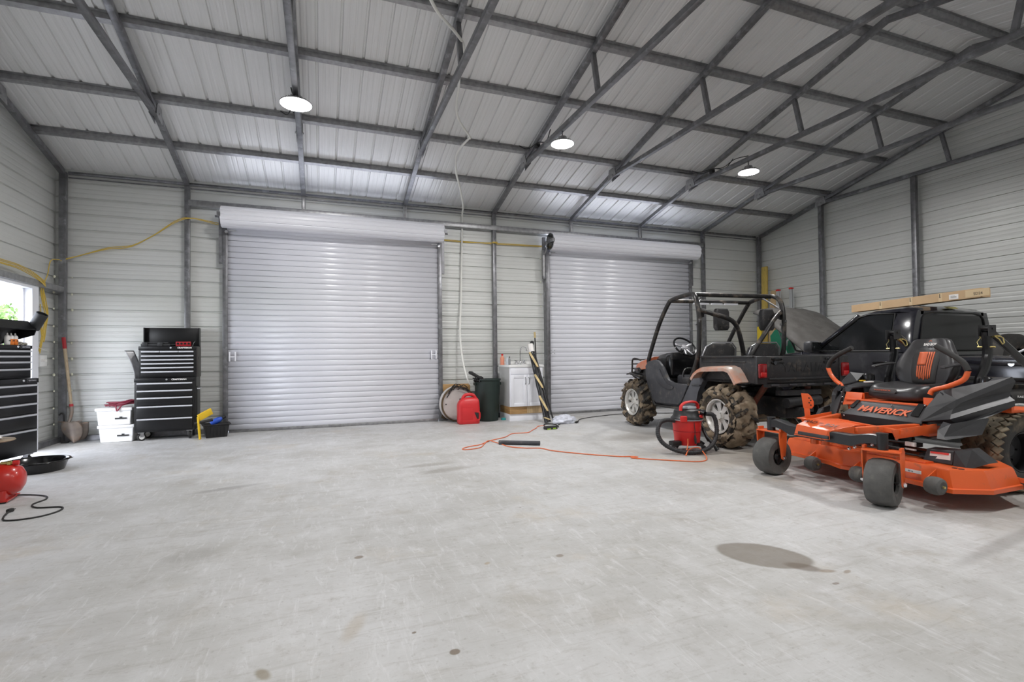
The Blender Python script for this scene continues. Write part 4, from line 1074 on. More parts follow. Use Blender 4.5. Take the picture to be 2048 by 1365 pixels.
def truck_build(R):
    W = .79
    def ysec(y, w, zt, zb, crown=.02, sh=.0):
        return [(-w*.93, y, zb), (-w, y, zb+.10), (-w-.012, y, (zb+zt)/2), (-w, y, zt-.06), (-w*.975, y, zt-.012), (-w*.8, y, zt), (0, y, zt+crown), (w*.8, y, zt), (w*.975, y, zt-.012), (w, y, zt-.06), (w+.012, y, (zb+zt)/2), (w, y, zb+.10), (w*.93, y, zb)]
    # lower cab
    MB().loft([ysec(-.02, W, 1.075, .36), ysec(.0, W, 1.08, .32), ysec(1.15, W, 1.085, .32), ysec(1.42, W, 1.09, .32)]).build('cab', 'truck_black', R, ang=30)
    # engine bay: fenders, open in the middle
    for s in (-1, 1):
        f = MB()
        arch = [(1.42, 1.08), (2.62, .96), (2.70, .90), (2.72, .55), (2.55, .50)]
        arch += [(2.13+.42*math.cos(a*PI/180), .36+.42*math.sin(a*PI/180)) for a in range(20, 165, 12)] + [(1.68, .36), (1.42, .34)]
        f.prism([(s*W, y, z) for y, z in arch], (-s*.14, 0, 0), bev=.015)
        f.build('front_fender', 'truck_black', R, ang=30)
        MB().prism([(s*W*.83, y, z) for y, z in ((1.42,1.05),(2.60,.93),(2.60,.5),(1.42,.5))], (-s*.02,0,0)).build('inner_fender', 'weather_strip', R)
        # front light
        MB().bb((s*.50, 2.66, .72), (s*.78, 2.74, .88), bev=.02).build('headlight', 'glass_dark', R)
    MB().bb((-.72, 2.60, .38), (.72, 2.78, .60), bev=.03).build('front_bumper', 'chrome', R)
    MB().bb((-.5, 2.60, .62), (.5, 2.70, .90), bev=.02).bb((-.65, 2.50, .50), (.65, 2.60, .88)).build('grille', 'weather_strip', R)
    MB().bb((-.35, 1.55, .50), (.35, 2.30, .86), bev=.05).cyl((-.12, 1.95, .88), (.12, 1.95, .88), .13, 20).build('engine', 'black_mat', R)
    # greenhouse
    roof = []
    for y, w, z in ((-.02, .60, 1.545), (.03, .655, 1.592), (.15, .67, 1.612), (.45, .665, 1.605), (.62, .645, 1.570), (.70, .62, 1.535)):
        roof.append([(-w-.035, y, z-.060), (-w-.020, y, z-.025), (-w*.88, y, z+.0), (0, y, z+.028), (w*.88, y, z+.0), (w+.020, y, z-.025), (w+.035, y, z-.060), (w*.9, y, z-.07), (-w*.9, y, z-.07)])
    MB().loft(roof).build('roof', 'truck_black', R, ang=40)
    MB().prism([(-.11, -.035, 1.585), (.10, -.035, 1.585), (.10, -.005, 1.612), (-.11, -.005, 1.612)], (0, .02, .006)).build('brake_light', 'yellow_dull', R)
    for s in (-1, 1):
        # A pillar, window frame, rear pillar
        MB().beam((s*.775, 1.27, 1.06), (s*.672, .66, 1.545), .05, .05, (0,0,1), bev=.012).build('windshield_pillar', 'truck_black', R)
        rp = MB().loft([[(s*x, y, z) for x, y in ((xo, -.03), (xo+.012, .02), (xo+.008, .20), (xo-.05, .20), (xo-.12, .0), (xo-.12, -.03))] for z, xo in ((1.06,.785),(1.25,.76),(1.42,.722),(1.545,.675))])
        rp.build('rear_pillar', 'truck_black', R, ang=50)
        g = MB().prism([(s*.780, 1.17, 1.085), (s*.776, .24, 1.085), (s*.700, .22, 1.525), (s*.694, .48, 1.535), (s*.698, .62, 1.51)], (-s*.008, 0, 0))
        gl = g.build('side_window', 'window_tint', R)
        MB().tube([(s*.785, 1.20, 1.082), (s*.783, .22, 1.080), (s*.703, .20, 1.533), (s*.696, .50, 1.545), (s*.700, .64, 1.515)], .010, 6, closed=True).build('window_seal', 'weather_strip', gl)
        MB().beam((s*.792, 1.25, 1.070), (s*.792, .20, 1.066), .014, .018).build('belt_moulding', 'weather_strip', R)
        # door skin
        d = MB().prism([(s*.795, 1.28, 1.062), (s*.795, .145, 1.060), (s*.808, .145, .72), (s*.80, .16, .40), (s*.80, 1.30, .40), (s*.808, 1.34, .72)], (s*.012, 0, 0), bev=.006)
        dr = d.build('door', 'truck_door', R)
        MB().bb((s*.818, .22, .918), (s*.832, .40, .950), bev=.005).build('door_handle', 'black_gloss', dr)
        MB().bb((s*.818, .16, .62), (s*.828, 1.30, .67), bev=.005).build('door_moulding', 'weather_strip', dr)
        # mirror
        mr = MB().box((s*.955, 1.12, 1.145), (.29, .13, .160), (0,0,s*-.25), .045, 3)
        mo = mr.build('side_mirror', 'utv_plastic', R)
        MB().prism([(s*.80, 1.08, 1.08), (s*.80, 1.30, 1.075), (s*.80, 1.20, 1.18)], (s*.06,0,0), bev=.01).build('mirror_mount', 'weather_strip', mo)
        MB().box((s*.955, 1.052, 1.145), (.25,.01,.125), (0,0,s*-.25), .004).build('mirror_glass', 'glass_dark', mo)
    # windshield and rear window
    MB().prism([(-.70, 1.27, 1.09), (.70, 1.27, 1.09), (.62, .70, 1.545), (-.62, .70, 1.545)], (0, -.01, -.01)).build('windshield', 'window_tint', R)
    rw = MB().prism([(-.655, -.040, 1.085), (.655, -.040, 1.085), (.64, -.038, 1.20), (.585, -.032, 1.46), (.54, -.028, 1.505), (.42, -.026, 1.525), (-.42, -.026, 1.525), (-.54, -.028, 1.505), (-.585, -.032, 1.46), (-.64, -.038, 1.20)], (0, .010, 0))
    w = rw.build('rear_window', 'window_tint', R)
    MB().tube([(-.662, -.045, 1.078), (.662, -.045, 1.078), (.648, -.043, 1.20), (.592, -.036, 1.465), (.545, -.032, 1.513), (.42, -.030, 1.534), (-.42, -.030, 1.534), (-.545, -.032, 1.513), (-.592, -.036, 1.465), (-.648, -.043, 1.20)], .010, 6, closed=True).build('window_seal', 'weather_strip', w)
    MB().prism([(-.72, -.03, 1.02), (.72, -.03, 1.02), (.70, -.02, 1.10), (-.70, -.02, 1.10)], (0, .05, 0)).bb((-.62,-.03,1.50),(.62,.02,1.56),bev=.01).build('rear_panel', 'truck_black', R)
    # hood, hinged at the back and lifted
    L0, L1 = Vector((0, 1.40, 1.10)), Vector((0, 2.34, 1.80))
    n = Vector((0, -(L1-L0).z, (L1-L0).y)).normalized()
    def hf(u, v):
        x = (u-.5)*2; a = abs(x)
        wid = .715-(.03*v)
        crown = .055*(1-a**2.2) - .045*max(0, a-.9)*10
        cr = .012*math.exp(-((a-.52)/.05)**2)
        nose = -.05*max(0, (v-.8)/.2)**2
        p = L0+(L1-L0)*v*(1-.01*a*a)+n*(crown+cr+nose)
        return (x*wid, p.y, p.z)
    MB().grid(hf, 28, 14).build('hood', 'dusty_hood', R, solid=.022, ang=60)
    MB().grid(lambda u, v: (lambda p: (p[0]*.9, p[1]+n.y*-.05, p[2]+n.z*-.05))(hf(.08+.84*u, .06+.88*v)), 8, 6).build('hood_liner', 'hood_under', R, solid=.01)
    MB().tube([(-.66, 1.78, 1.05), (-.60, 2.02, 1.52)], .007, 6).build('hood_prop', 'steel', R)
    for s in (-1, 1): MB().tube([(s*.66, 1.42, 1.06), (s*.67, 1.62, 1.10), (s*.66, 1.75, 1.33)], .014, 6).build('hood_hinge', 'weather_strip', R)
    MB().bb((-.74, 1.28, 1.04), (.74, 1.44, 1.085), bev=.01).build('cowl', 'weather_strip', R)
    # bed
    for s in (-1, 1):
        pr = [(-.08, 1.02), (-1.86, .985), (-1.88, .96), (-1.88, .45), (-1.45, .42)]
        pr += [(-1.02+.40*math.cos(a*PI/180), .36+.40*math.sin(a*PI/180)) for a in range(165, 10, -12)] + [(-.62, .40), (-.08, .40)]
        b = MB().prism([(s*W, y, z) for y, z in pr], (-s*.06, 0, 0), bev=.012)
        bs = b.build('bed_side', 'truck_black', R, ang=30)
        MB().loft([[(s*(W+a), y, z-(.0 if y > -.1 else .03)*0+dz-.02*(-y)/1.86) for a, dz in ((.0,-.10),(.022,-.085),(.030,-.05),(.022,-.012),(0,0),(-.05,.004))] for y, z in ((-.09,1.02),(-1.86,1.02))], closed=False).build('bed_rail', 'truck_black', bs)
        MB().tube([(s*(W+.01), -1.02+.41*math.cos(a*PI/180), .36+.41*math.sin(a*PI/180)) for a in range(0, 181, 12)], .022, 8).build('wheel_arch', 'truck_black', bs)
        MB().lathe([(.0,.010),(.022,.007),(.026,0)], (s*(W+.025), -.95, .935), 'X', 20).build('bed_glint_disc', 'chrome', bs)  # chrome disc standing in for bright reflections on the bed side
    MB().bb((-.74, -1.86, .50), (.74, -.10, .54)).bb((-.74, -.12, .50), (.74, -.08, 1.0)).bb((-.74, -1.90, .50), (.74, -1.85, .98), bev=.01).build('bed_floor', 'truck_black', R)
    # wheels
    for (x, y) in ((-.70, 2.13), (.70, 2.13), (-.70, -1.02), (.70, -1.02)):
        s = 1 if x > 0 else -1; c = (x, y, .345)
        t = MB().lathe([(.19,-.09),(.22,-.105),(.30,-.11),(.335,-.09),(.345,-.05),(.345,.05),(.335,.09),(.30,.11),(.22,.105),(.19,.09)], c, 'X', 44, cap=False).build('wheel', 'tire_side', R)
        alloy_rim(c, .195, .20, s, t, holes=5)
        if x < 0 and y < 0:
            text('tire_lettering', 'RADIAL', .028, 'alloy', t, (x-.113, y-.02, .345+.265), (0,-1,0), (0,0,1), depth=.003, bold=.0006)
    MB().bb((-.45, -1.9, .28), (.45, 2.5, .42), bev=.02).cyl((-.65,-1.02,.345),(.65,-1.02,.345),.05,12).cyl((-.65,2.13,.345),(.65,2.13,.345),.04,12).build('chassis', 'black_mat', R)
mat('yellow_dull', (.34,.30,.09), .5)
truck_build(truck)

# long cardboard box lying across the cab roof
A = Vector((7.30, 5.20, 1.650)); B = Vector((6.90, 3.44, 1.668))
bd = B-A; bl = bd.length; ang = math.atan2(bd.y, bd.x)
cb = thing('cardboard_box', 'long flat cardboard carton lying on the roof of the black pickup', 'box', A, rot=Euler((0, -math.asin(bd.z/bl), ang)))
def carton(R):
    MB().bb((0, -.0, 0), (bl, .13, .105), bev=.003).build('carton_body', 'cardboard', R, ang=20)
    for x in (.48, .93, 1.32):
        MB().bb((x, -.0015, -.001), (x+.045, .132, .1065)).build('packing_tape', 'tape', R)
        MB().bb((x+.012, -.003, .055), (x+.020, -.0012, .095)).bb((x+.008, -.003, .05), (x+.03, -.0012, .056)).build('print_mark', 'ink', R)
    MB().bb((1.45, -.003, .012), (1.56, -.001, .07)).build('shipping_label', 'sticker_white', R)
    MB().bb((1.64, -.003, .012), (1.90, -.001, .095)).build('printed_panel', 'tape', R)
    text('print_lettering', 'SD24', .045, 'ink', R, (1.78, -.004, .045), (1,0,0), (0,0,1), depth=.001)
    MB().bb((1.47, -.0045, .03), (1.54, -.003, .033)).bb((1.47, -.0045, .04), (1.54, -.003, .043)).bb((1.47, -.0045, .05), (1.52, -.003, .053)).build('label_print', 'ink', R)
carton(cb)
# glossy bike fender/tank in the truck bed, only its tip in view
mat('chest_black', (.007,.007,.008), .34, 0, spec=.4)
mat('handle_bright', (.72,.73,.78), .35, .2)
mat('chest_side_reflect', (.055,.050,.044), .5, 0, var=.1)  # lighter tan tone is a reflection painted into the side's colour
mat('case_black', (.02,.021,.023), .5, 0)
mat('socket_red', (.38,.012,.02), .4, 0)
mat('cord_maroon', (.22,.02,.045), .42, 0)
mat('bottle_orange', (.80,.22,.03), .4)
mat('rag', (.42,.40,.35), .85, 0, var=.25)
mat('badge_grey', (.20,.20,.22), .35, .5)
mat('silver_wide', (.55,.56,.60), .35, .2)
mat('white_tote', (.82,.82,.83), .4, var=.03, dirt=(.62,.57,.48), dirt_amt=.03, dirt_scale=9)
mat('blue_plastic', (.03,.10,.55), .4)
mat('ash_wood', (.50,.40,.27), .7, var=.25, vscale=9, stretch=(12,12,1), dirt=(.25,.17,.11), dirt_amt=.35, dirt_scale=9)
mat('rusty_steel', (.20,.165,.14), .5, .4, var=.3, dirt=(.24,.15,.10), dirt_amt=.22, dirt_scale=10)
mat('sink_side', (.55,.55,.54), .4)
mat('clear_grey', (.48,.52,.56), .3); mat('salmon', (.72,.28,.18), .4)
mat('teal', (.03,.32,.33), .5)
# ---------------------------------------------------------------- tool chests
def chest_box(R, w, d, z0, z1, rows, handle, badge, lock, split=None):
    """local: x across (0..w), y depth (0 front .. d), front faces -y"""
    c = MB().bb((0, .012, z0), (w, d, z1), bev=.004).build('case', 'chest_black', R)
    zt = z1-.052*((z1-z0)/.42 if z1-z0 < .5 else 1)
    MB().bb((.0, .0, zt+.004), (w, .014, z1-.002), bev=.003).build('fascia', 'chest_black', R)
    z = zt; tot = sum(rows)
    for i, r in enumerate(rows):
        h = (zt-z0-.02)*r/tot
        spans = [(.030, w-.030)] if not (split and i == 0) else [(.030, w*.36), (w*.365, w*.68), (w*.685, w-.030)]
        for a, b in spans:
            dr = MB().bb((a, -.004, z-h+.006), (b, .014, z-.012), bev=.003).build('drawer', 'chest_black', R)
            MB().prism([(a+.002, -.004, z-.011), (a+.002, -.018, z-.013), (a+.002, -.020, z-.021), (a+.002, -.013, z-.030), (a+.002, -.004, z-.026)], (b-a-.004, 0, 0)).build('handle', handle, dr)
        z -= h
    MB().lathe([(0,-.006),(.010,-.006),(.013,-.002),(.013,.002)], (lock, -.001, (z1+zt)/2+.004), 'Y', 14).build('lock', 'chrome', R)
    if badge:
        bx, bw, style = badge
        if style == 'plate':
            bp = MB().bb((bx-bw/2-.012, -.004, (z1+zt)/2-.014), (bx+bw/2+.012, .002, (z1+zt)/2+.018), bev=.002).build('badge', 'badge_grey', R)
            MB().bb((bx-bw/2-.009, -.0055, (z1+zt)/2-.011), (bx+bw/2+.009, -.003, (z1+zt)/2+.015)).build('badge_field', 'chest_black', bp)
            text('badge_lettering', 'CRAFTSMAN', .02, 'silver_handle', bp, (bx, -.0065, (z1+zt)/2+.002), (1,0,0), (0,0,1), depth=.001, fit=bw, bold=.0004)
        else:
            text('badge_lettering', 'CRAFTSMAN', .026, 'sticker_white', R, (bx, -.0025, (z1+zt)/2+.003), (1,0,0), (0,0,1), depth=.003, fit=bw, bold=.0012)
def caster(R, x, y, z, r=.045, rot=0.0, rim='white_plastic'):
    k = MB().lathe([(r*.5,-.012),(r*.85,-.015),(r,-.010),(r,.010),(r*.85,.015),(r*.5,.012)], (x, y, r), (Vector((math.sin(rot),-math.cos(rot),0)), Vector((0,0,1)), Vector((math.cos(rot),math.sin(rot),0))), 20, cap=False)
    o = k.build('caster', 'rubber', R)
    MB().lathe([(0,-.013),(r*.62,-.013),(r*.62,.013),(0,.013)], (x, y, r), (Vector((math.sin(rot),-math.cos(rot),0)), Vector((0,0,1)), Vector((math.cos(rot),math.sin(rot),0))), 16, cap=False).build('wheel_disc', rim, o)
    dx, dy = math.cos(rot)*.022, math.sin(rot)*.022
    MB().beam((x-dx, y-dy, r), (x-dx, y-dy, z-.004), .04, .004, (dx,dy,0)).beam((x+dx, y+dy, r), (x+dx, y+dy, z-.004), .04, .004, (dx,dy,0)).box((x, y, z-.006), (.07,.07,.012)).build('caster_bracket', 'galv', o)

# rolling cabinet by the back wall and the chest on top of it
rc = thing('rolling_tool_cabinet', 'black rolling tool cabinet on casters by the back wall, five drawers', 'tool chest', (-2.285, 7.93, 0), rz=math.radians(2))
chest_box(rc, .685, .385, .115, .825, [1.0,.95,1.15,1.65,1.7], 'handle_bright', (.50, .17, 'text'), .36)
for x in (.07, .615):
    for y in (.06, .33): caster(rc, x, y, .115, r=.05, rot=-1.1 if x < .3 else .1)
MB().bb((.684, .09, .16), (.690, .34, .70), bev=.002).bb((.684, .06, .70), (.689, .35, .83)).build('side_panel', 'chest_black', rc)
MB().tube([(.690, .12, .665), (.715, .13, .665), (.715, .32, .665), (.690, .33, .665)], .009, 8).build('push_handle', 'silver_handle', rc)
tc = thing('tool_chest', 'black six-drawer tool chest with open lid, stacked on the rolling cabinet', 'tool chest', (-2.245, 7.955, .827), rz=math.radians(2))
chest_box(tc, .655, .34, 0, .42, [.9,.8,.8,.85,.85,1.25], 'handle_bright', (.52, .165, 'text'), .36, split=True)
MB().bb((.6535, .03, .0), (.657, .335, .415), bev=.001).build('side_panel', 'chest_side_reflect', tc)
MB().bb((.655, .12, .24), (.659, .16, .275), bev=.001).build('handle_hole', 'black_mat', tc)
MB().bb((0, .30, .415), (.655, .335, .68), bev=.004).bb((0, .235, .43), (.012, .335, .68)).bb((.643, .235, .43), (.655, .335, .68)).build('lid', 'chest_black', tc)
MB().tube([(.60, .06, .42), (.605, .12, .47), (.625, .26, .52)], .0035, 6).build('lid_stay', 'chrome', tc)
cs = thing('tool_case', 'small black hard tool case with two latches, lying on the tool chest', 'case', (-2.225, 7.97, 1.2475), rz=math.radians(3))
MB().bb((0,0,0), (.33,.20,.035), bev=.008).bb((.03,.01,.035), (.31,.20,.055), bev=.008).build('case_body', 'case_black', cs)
for x in (.03, .20): MB().bb((x-.012,-.012,.0), (x+.048,.02,.052), bev=.005).build('latch', 'case_black', cs)
MB().tube([(.33,.03,.02),(.375,.04,.025),(.41,.06,.01)], .008, 6).build('strap', 'case_black', cs)
sr = thing('socket_rail', 'small red socket tray standing in the open tool chest', 'socket tray', (-1.84, 8.02, 1.2475), rz=math.radians(4))
MB().bb((0,0,0),(.175,.03,.062),bev=.004).build('tray', 'socket_red', sr)
for k in range(4): MB().cyl((.025+k*.042, -.003, .036), (.025+k*.042, .004, .036), .014, 14).build('socket', 'chest_black', sr)

# near tool chest (left edge)
C1 = (-2.75, 6.68); R1 = math.radians(90+180-12-180)  # front faces right
def near(name, label, z, ox, oy):
    a = math.radians(78)
    t = thing(name, label, 'tool chest', (0,0,z), rz=a); return t
a1 = math.radians(78)     # local +x runs away from the viewer along the front, local +y into the cabinet
ux, uy = Vector((math.cos(a1), math.sin(a1), 0)), Vector((-math.sin(a1), math.cos(a1), 0))
org = Vector((C1[0], C1[1], 0))-ux*.67
nc = thing('rolling_tool_cabinet', 'black rolling tool cabinet at the left edge, beside the side doorway', 'tool chest', org, rz=a1)
chest_box(nc, .67, .42, .125, .895, [.75,.85,.95,1.3,2.0], 'silver_wide', (.575, .10, 'plate'), .47)
nt = thing('tool_chest', 'black tool chest with raised lid at the left edge, on the near cabinet', 'tool chest', org+ux*.04+uy*.03+Vector((0,0,.897)), rz=a1)
chest_box(nt, .585, .34, 0, .335, [.6,.65,.8,1.0], 'silver_wide', (.495, .10, 'plate'), .40)
MB().prism([(0,.335,.335),(0,.32,.322),(0,.03,.560),(0,.045,.585)], (.585,0,0)).prism([(.575,.335,.335),(.575,.04,.585),(.575,-.04,.50),(.575,-.02,.44)], (.010,0,0)).prism([(0,.335,.335),(0,.04,.585),(0,-.04,.50),(0,-.02,.44)], (.010,0,0)).prism([(0,.04,.585),(0,-.04,.50),(0,-.035,.49),(0,.05,.578)], (.585,0,0)).build('lid', 'chest_black', nt)
for x in (.07, .60):
    for y in (.06, .36): caster(nc, x, y, .125, r=.052, rot=.2, rim='black_mat')
def on_nt(u, v, w): return org+ux*(.04+u)+uy*(.03+v)+Vector((0,0,.897+w))
for k, (u, lab) in enumerate(((.34, 'left of the orange ones'), (.385, 'middle'), (.435, 'right'))):
    p = on_nt(u, .05, .337)
    b = thing('squeeze_bottle', ['white-topped pink squeeze bottle on the near tool chest, leftmost, at the photo edge', 'orange squeeze bottle with white cap on the near tool chest, middle one', 'orange squeeze bottle with pointed white cap on the near tool chest, rightmost'][k], 'bottle', p, group='bottles on the near tool chest')
    MB().lathe([(0,0),(.021,0),(.0225,.004),(.0225,.062),(.018,.072)], (0,0,0), 'Z', 20).build('bottle_body', 'bottle_orange' if k else 'sticker_white', b)
    MB().lathe([(.0228,.058),(.0228,.078),(.016,.092),(.009,.096),(.008,.105),(.004,.118),(0,.119)], (0,0,0), 'Z', 20).build('cap', 'sticker_white', b)
    for q in (-.009, .009): MB().lathe([(0,0),(.007,0),(.007,.001),(0,.001)], (.0222, q, .040), (Vector((0,1,0)),Vector((0,0,1)),Vector((1,0,0))), 14).build('label_mark', 'black_mat', b)
def blob(name, label, cat, c, sz, m, seed=0, amp=.35, freq=3.0, n=22, flat=True, **kw):
    q = MB().sphere((0,0,0), 1.0, n)
    for v in q.bm.verts:
        d = v.co.normalized(); k = 1+amp*mnoise.noise(d*freq+Vector((seed,seed*2,0)))+amp*.5*mnoise.noise(d*freq*2.7+Vector((seed,0,seed)))
        v.co = Vector((d.x*k*sz[0], d.y*k*sz[1], max(d.z*k*sz[2], -sz[2]*.55) if flat else d.z*k*sz[2]))
    zmin = min(v.co.z for v in q.bm.verts)
    for v in q.bm.verts: v.co.z -= zmin
    o = q.build(name, m, None, ang=50, **kw); o.location = c
    return tag(o, label, cat) if label else o
blob('work_glove', 'crumpled pale grey work glove on top of the near tool chest', 'glove', on_nt(.53,.08,.336), (.05,.085,.022), 'rag', 3, .5, 2.5)
p = Vector((-2.755, 6.665, 1.485)); d = Vector((.50,-.19,.85)).normalized()
tb = MB().lathe([(0,-.09),(.050,-.09),(.053,-.085),(.053,.085),(.050,.09),(.043,.09),(.043,.07),(0,.07)], (0,0,0), (d.orthogonal().normalized(), d.cross(d.orthogonal().normalized()), d), 24).build('plastic_tube', 'case_black')
tb.location = p; tag(tb, 'short dark plastic tube leaning out of the near tool chest', 'tube')

# drain pan
pan = thing('drain_pan', 'round black oil drain pan on the floor by the near cabinet', 'pan', (-2.60, 6.27, 0))
MB().lathe([(0,.006),(.19,.006),(.205,.012),(.232,.095),(.245,.105),(.262,.105),(.264,.098),(.250,.094),(.240,.085),(.212,.0),(0,0)], (0,0,0), 'Z', 44, cap=False).build('pan_body', 'black_gloss', pan)
MB().prism([(.22,-.03,.098),(.285,-.02,.104),(.285,.02,.104),(.22,.03,.098)], (0,0,.008), bev=.002).build('spout', 'black_gloss', pan)

# compressor at the left edge
co = thing('air_compressor', 'red pancake-free air compressor with horizontal tank at the left edge', 'compressor', (-2.43, 5.03, 0), rz=math.radians(8))
co['label'] = 'small red air compressor with horizontal tank at the left photo edge'
MB().lathe([(0,-.27),(.055,-.262),(.095,-.24),(.117,-.20),(.124,-.15),(.124,.15),(.117,.20),(.095,.24),(.055,.262),(0,.27)], (0,0,.158), 'X', 36).build('tank', 'red_paint', co)
for x in (-.17, .17):
    MB().prism([(x-.02,-.10,.09),(x-.02,.10,.09),(x-.02,.12,.02),(x-.02,-.12,.02)], (.035,0,0), bev=.004).bb((x-.03,-.13,.012),(x+.03,.13,.022)).build('foot', 'red_paint', co)
    for y in (-.11,.11): MB().cyl((x,y,0),(x,y,.016),.018,12).build('rubber_foot', 'rubber', co)
MB().bb((-.30,-.13,.30),(.08,.13,.37),bev=.02).bb((-.20,-.10,.26),(.08,.10,.30)).build('motor_housing', 'black_mat', co)
MB().bb((-.25,-.137,.305),(.075,-.128,.335),bev=.002).build('gauge_panel', 'silver_handle', co)
for x in (-.05,.01,.06): MB().cyl((x-.02,-.142,.32),(x-.02,-.136,.32),.009,12).build('gauge', 'black_mat', co)
MB().tube([(.095,-.06,.255),(.105,-.06,.34),(.10,-.05,.39),(.05,-.04,.42),(-.18,-.03,.43)], .015, 10, smooth_path=5).build('carry_handle', 'red_paint', co)
MB().bb((-.07,-.128,.12),(.06,-.118,.20)).build('tank_label', 'black_mat', co)
MB().prism([(.07,-.120,.13),(.11,-.120,.12),(.115,-.118,.20),(.07,-.118,.20)],(0,-.006,0)).build('warning_label', 'sticker_white', co)
MB().cyl((.13,-.02,.29),(.22,-.02,.285),.012,10).cyl((.17,-.02,.287),(.19,-.02,.287),.020,6).build('air_fitting', 'brass', co)
MB().cyl((.20,-.02,.286),(.235,-.02,.285),.018,10).build('valve_knob', 'red_plastic', co)
tr = MB().lathe([(0,0),(.15,0),(.165,.008),(.16,.016),(0,.016)], (0,0,0), 'Z', 36).build('round_tray', 'mud'); tr.location = (-2.40, 5.06, .452)
tag(tr, 'flat brown round tray lying on top of the red air compressor', 'tray')
blob('paper_towel', 'crumpled white paper towel on the brown tray over the compressor', 'paper towel', (-2.43, 5.03, .469), (.12,.09,.035), 'sticker_white', 8, .4, 3.5)
cd = [(-2.28,5.08,.03),(-2.20,5.16,.006),(-2.05,5.07,.005),(-1.99,4.95,.005),(-2.01,4.80,.005),(-1.93,4.68,.005),(-1.78,4.64,.005),(-1.745,4.53,.005),(-1.80,4.42,.005),(-1.90,4.38,.005),(-1.99,4.40,.005),(-2.04,4.50,.006),(-2.06,4.60,.012)]
MB().tube([Vector(q)-Vector((-2.43,5.03,0)) for q in cd], .006, 8, smooth_path=6).build('power_cord', 'rubber', None)
pc = bpy.data.objects['power_cord']; pc.parent = co; pc.rotation_euler = (0,0,math.radians(-8))
pg = MB().box((0,0,.014),(.045,.028,.026),(0,0,1.3),.008).cyl((.005,.025,.012),(.01,.045,.012),.003,6)
pg = pg.build('cord_plug', 'rubber', None); pg.parent = pc; pg.location = (-2.068+2.43, 4.64-5.03, 0)

# storage totes
def tote(z, w, lab):
    t = thing('storage_tote', lab, 'storage box', (-2.70+w, 8.005, z), rz=math.radians(-1), group='stacked white storage totes')
    MB().loft([[(x,y,0) for x,y in ((.015,.01),(.365,.01),(.365,.27),(.015,.27))],[(x,y,.195) for x,y in ((0,0),(.38,0),(.38,.28),(0,.28))]]).build('tote_body', 'white_tote', t, bevel=.01)
    MB().bb((-.012,-.012,.185),(.388,.292,.222),bev=.006).build('lid', 'white_tote', t)
    MB().bb((.20,-.006,.075),(.33,.004,.095),bev=.004).bb((.25,-.006,.09),(.28,.003,.108),bev=.003).build('emblem', 'black_mat', t)
tote(0, .012, 'lower white plastic storage tote on the floor beside the rolling cabinet')
tote(.224, -.012, 'upper white plastic storage tote, with maroon cord heaped on its lid')
rnd = random.Random(4); q = MB()
base = Vector((-2.49, 8.14, .452))
for k in range(9):
    pts = []; a0 = rnd.uniform(-.2,.2); rx, ry = rnd.uniform(.10,.18), rnd.uniform(.03,.07)
    for i in range(14):
        a = 2*PI*i/14
        pts.append(base+Vector((rx*math.cos(a)+rnd.uniform(-.012,.012)+.02*(k % 3-1), ry*math.sin(a)+rnd.uniform(-.012,.012), .008+.006*k+.03*max(0,math.cos(a+a0))+rnd.uniform(0,.008))))
    q.tube(pts, .0065, 7, closed=True, smooth_path=3)
q.tube([base+Vector(v) for v in ((-.02,-.10,.02),(-.01,-.145,.02),(.0,-.165,-.01),(.01,-.168,-.045),(.03,-.165,-.02),(.05,-.14,.02),(.07,-.08,.03))], .008, 7, smooth_path=4)
tag(q.build('extension_cord', 'cord_maroon'), 'coiled maroon cord heaped on the upper white tote', 'cord')
# curved grey sheet behind the chest
g = MB().grid(lambda u, v: (-2.445+.10*u*(1-.3*v)+.115*(1-v)**1.6*1.0, 8.06+.08*u, .62+.585*v-.03*u), 6, 14)
g = MB(); g.grid(lambda u, v: (-2.325-.115*v**1.7+.09*(u)*(.75+.25*v), 8.10+.05*u, .80+.395*v), 6, 14)
tag(g.build('sheet_metal_guard', 'galv', solid=.003), 'curved grey sheet-metal guard standing left of the black tool chest', 'metal panel')

# tub with level and blue bottle
tub = thing('storage_tub', 'black plastic tub on the floor right of the rolling cabinet', 'tub', (-1.36, 8.00, 0), rz=math.radians(14))
def rect(w, d, z, r=.0): return [(-w,-d,z),(w,-d,z),(w,d,z),(-w,d,z)]
MB().loft([rect(.125,.105,0), rect(.15,.13,.165), rect(.172,.15,.172), rect(.172,.15,.182), rect(.146,.126,.182), rect(.12,.10,.012)], cap=True).build('tub_body', 'black_mat', tub, bevel=.004)
for k in range(6): MB().bb((-.11+.04*k,-.135,.02),(-.105+.04*k,-.122,.15)).build('rib', 'black_plastic', tub)
lv = MB()
lv.beam((-1.512,7.80,.0), (-1.535,7.80,.30), .022, .055, (0,1,0), bev=.004)
o = lv.beam((-1.53,7.80,.285), (-1.40,7.93,.36), .03, .09, (0,0,1), bev=.008).build('yellow_level', 'yellow'); tag(o, 'yellow plastic tool leaning on the black tub', 'tool')
bj = thing('jug', 'blue plastic jug with black cap lying in the black tub', 'jug', (-1.40, 7.97, .19), rot=Euler((0, math.radians(62), math.radians(12))))
MB().lathe([(0,0),(.035,0),(.04,.01),(.04,.10),(.034,.125),(.018,.15),(.016,.16)], (0,0,-.02), 'Z', 20).build('jug_body', 'blue_plastic', bj)
MB().lathe([(.0,.155),(.021,.155),(.022,.20),(.0,.205)], (0,0,-.02), 'Z', 16).build('cap', 'black_mat', bj)
o = MB().tube([(-1.57,7.78,.215),(-1.50,7.82,.225),(-1.38,7.88,.245)], [.016,.018,.02], 10).build('hose_nozzle', 'black_mat'); tag(o, 'black tapered nozzle lying across the front of the black tub', 'nozzle')

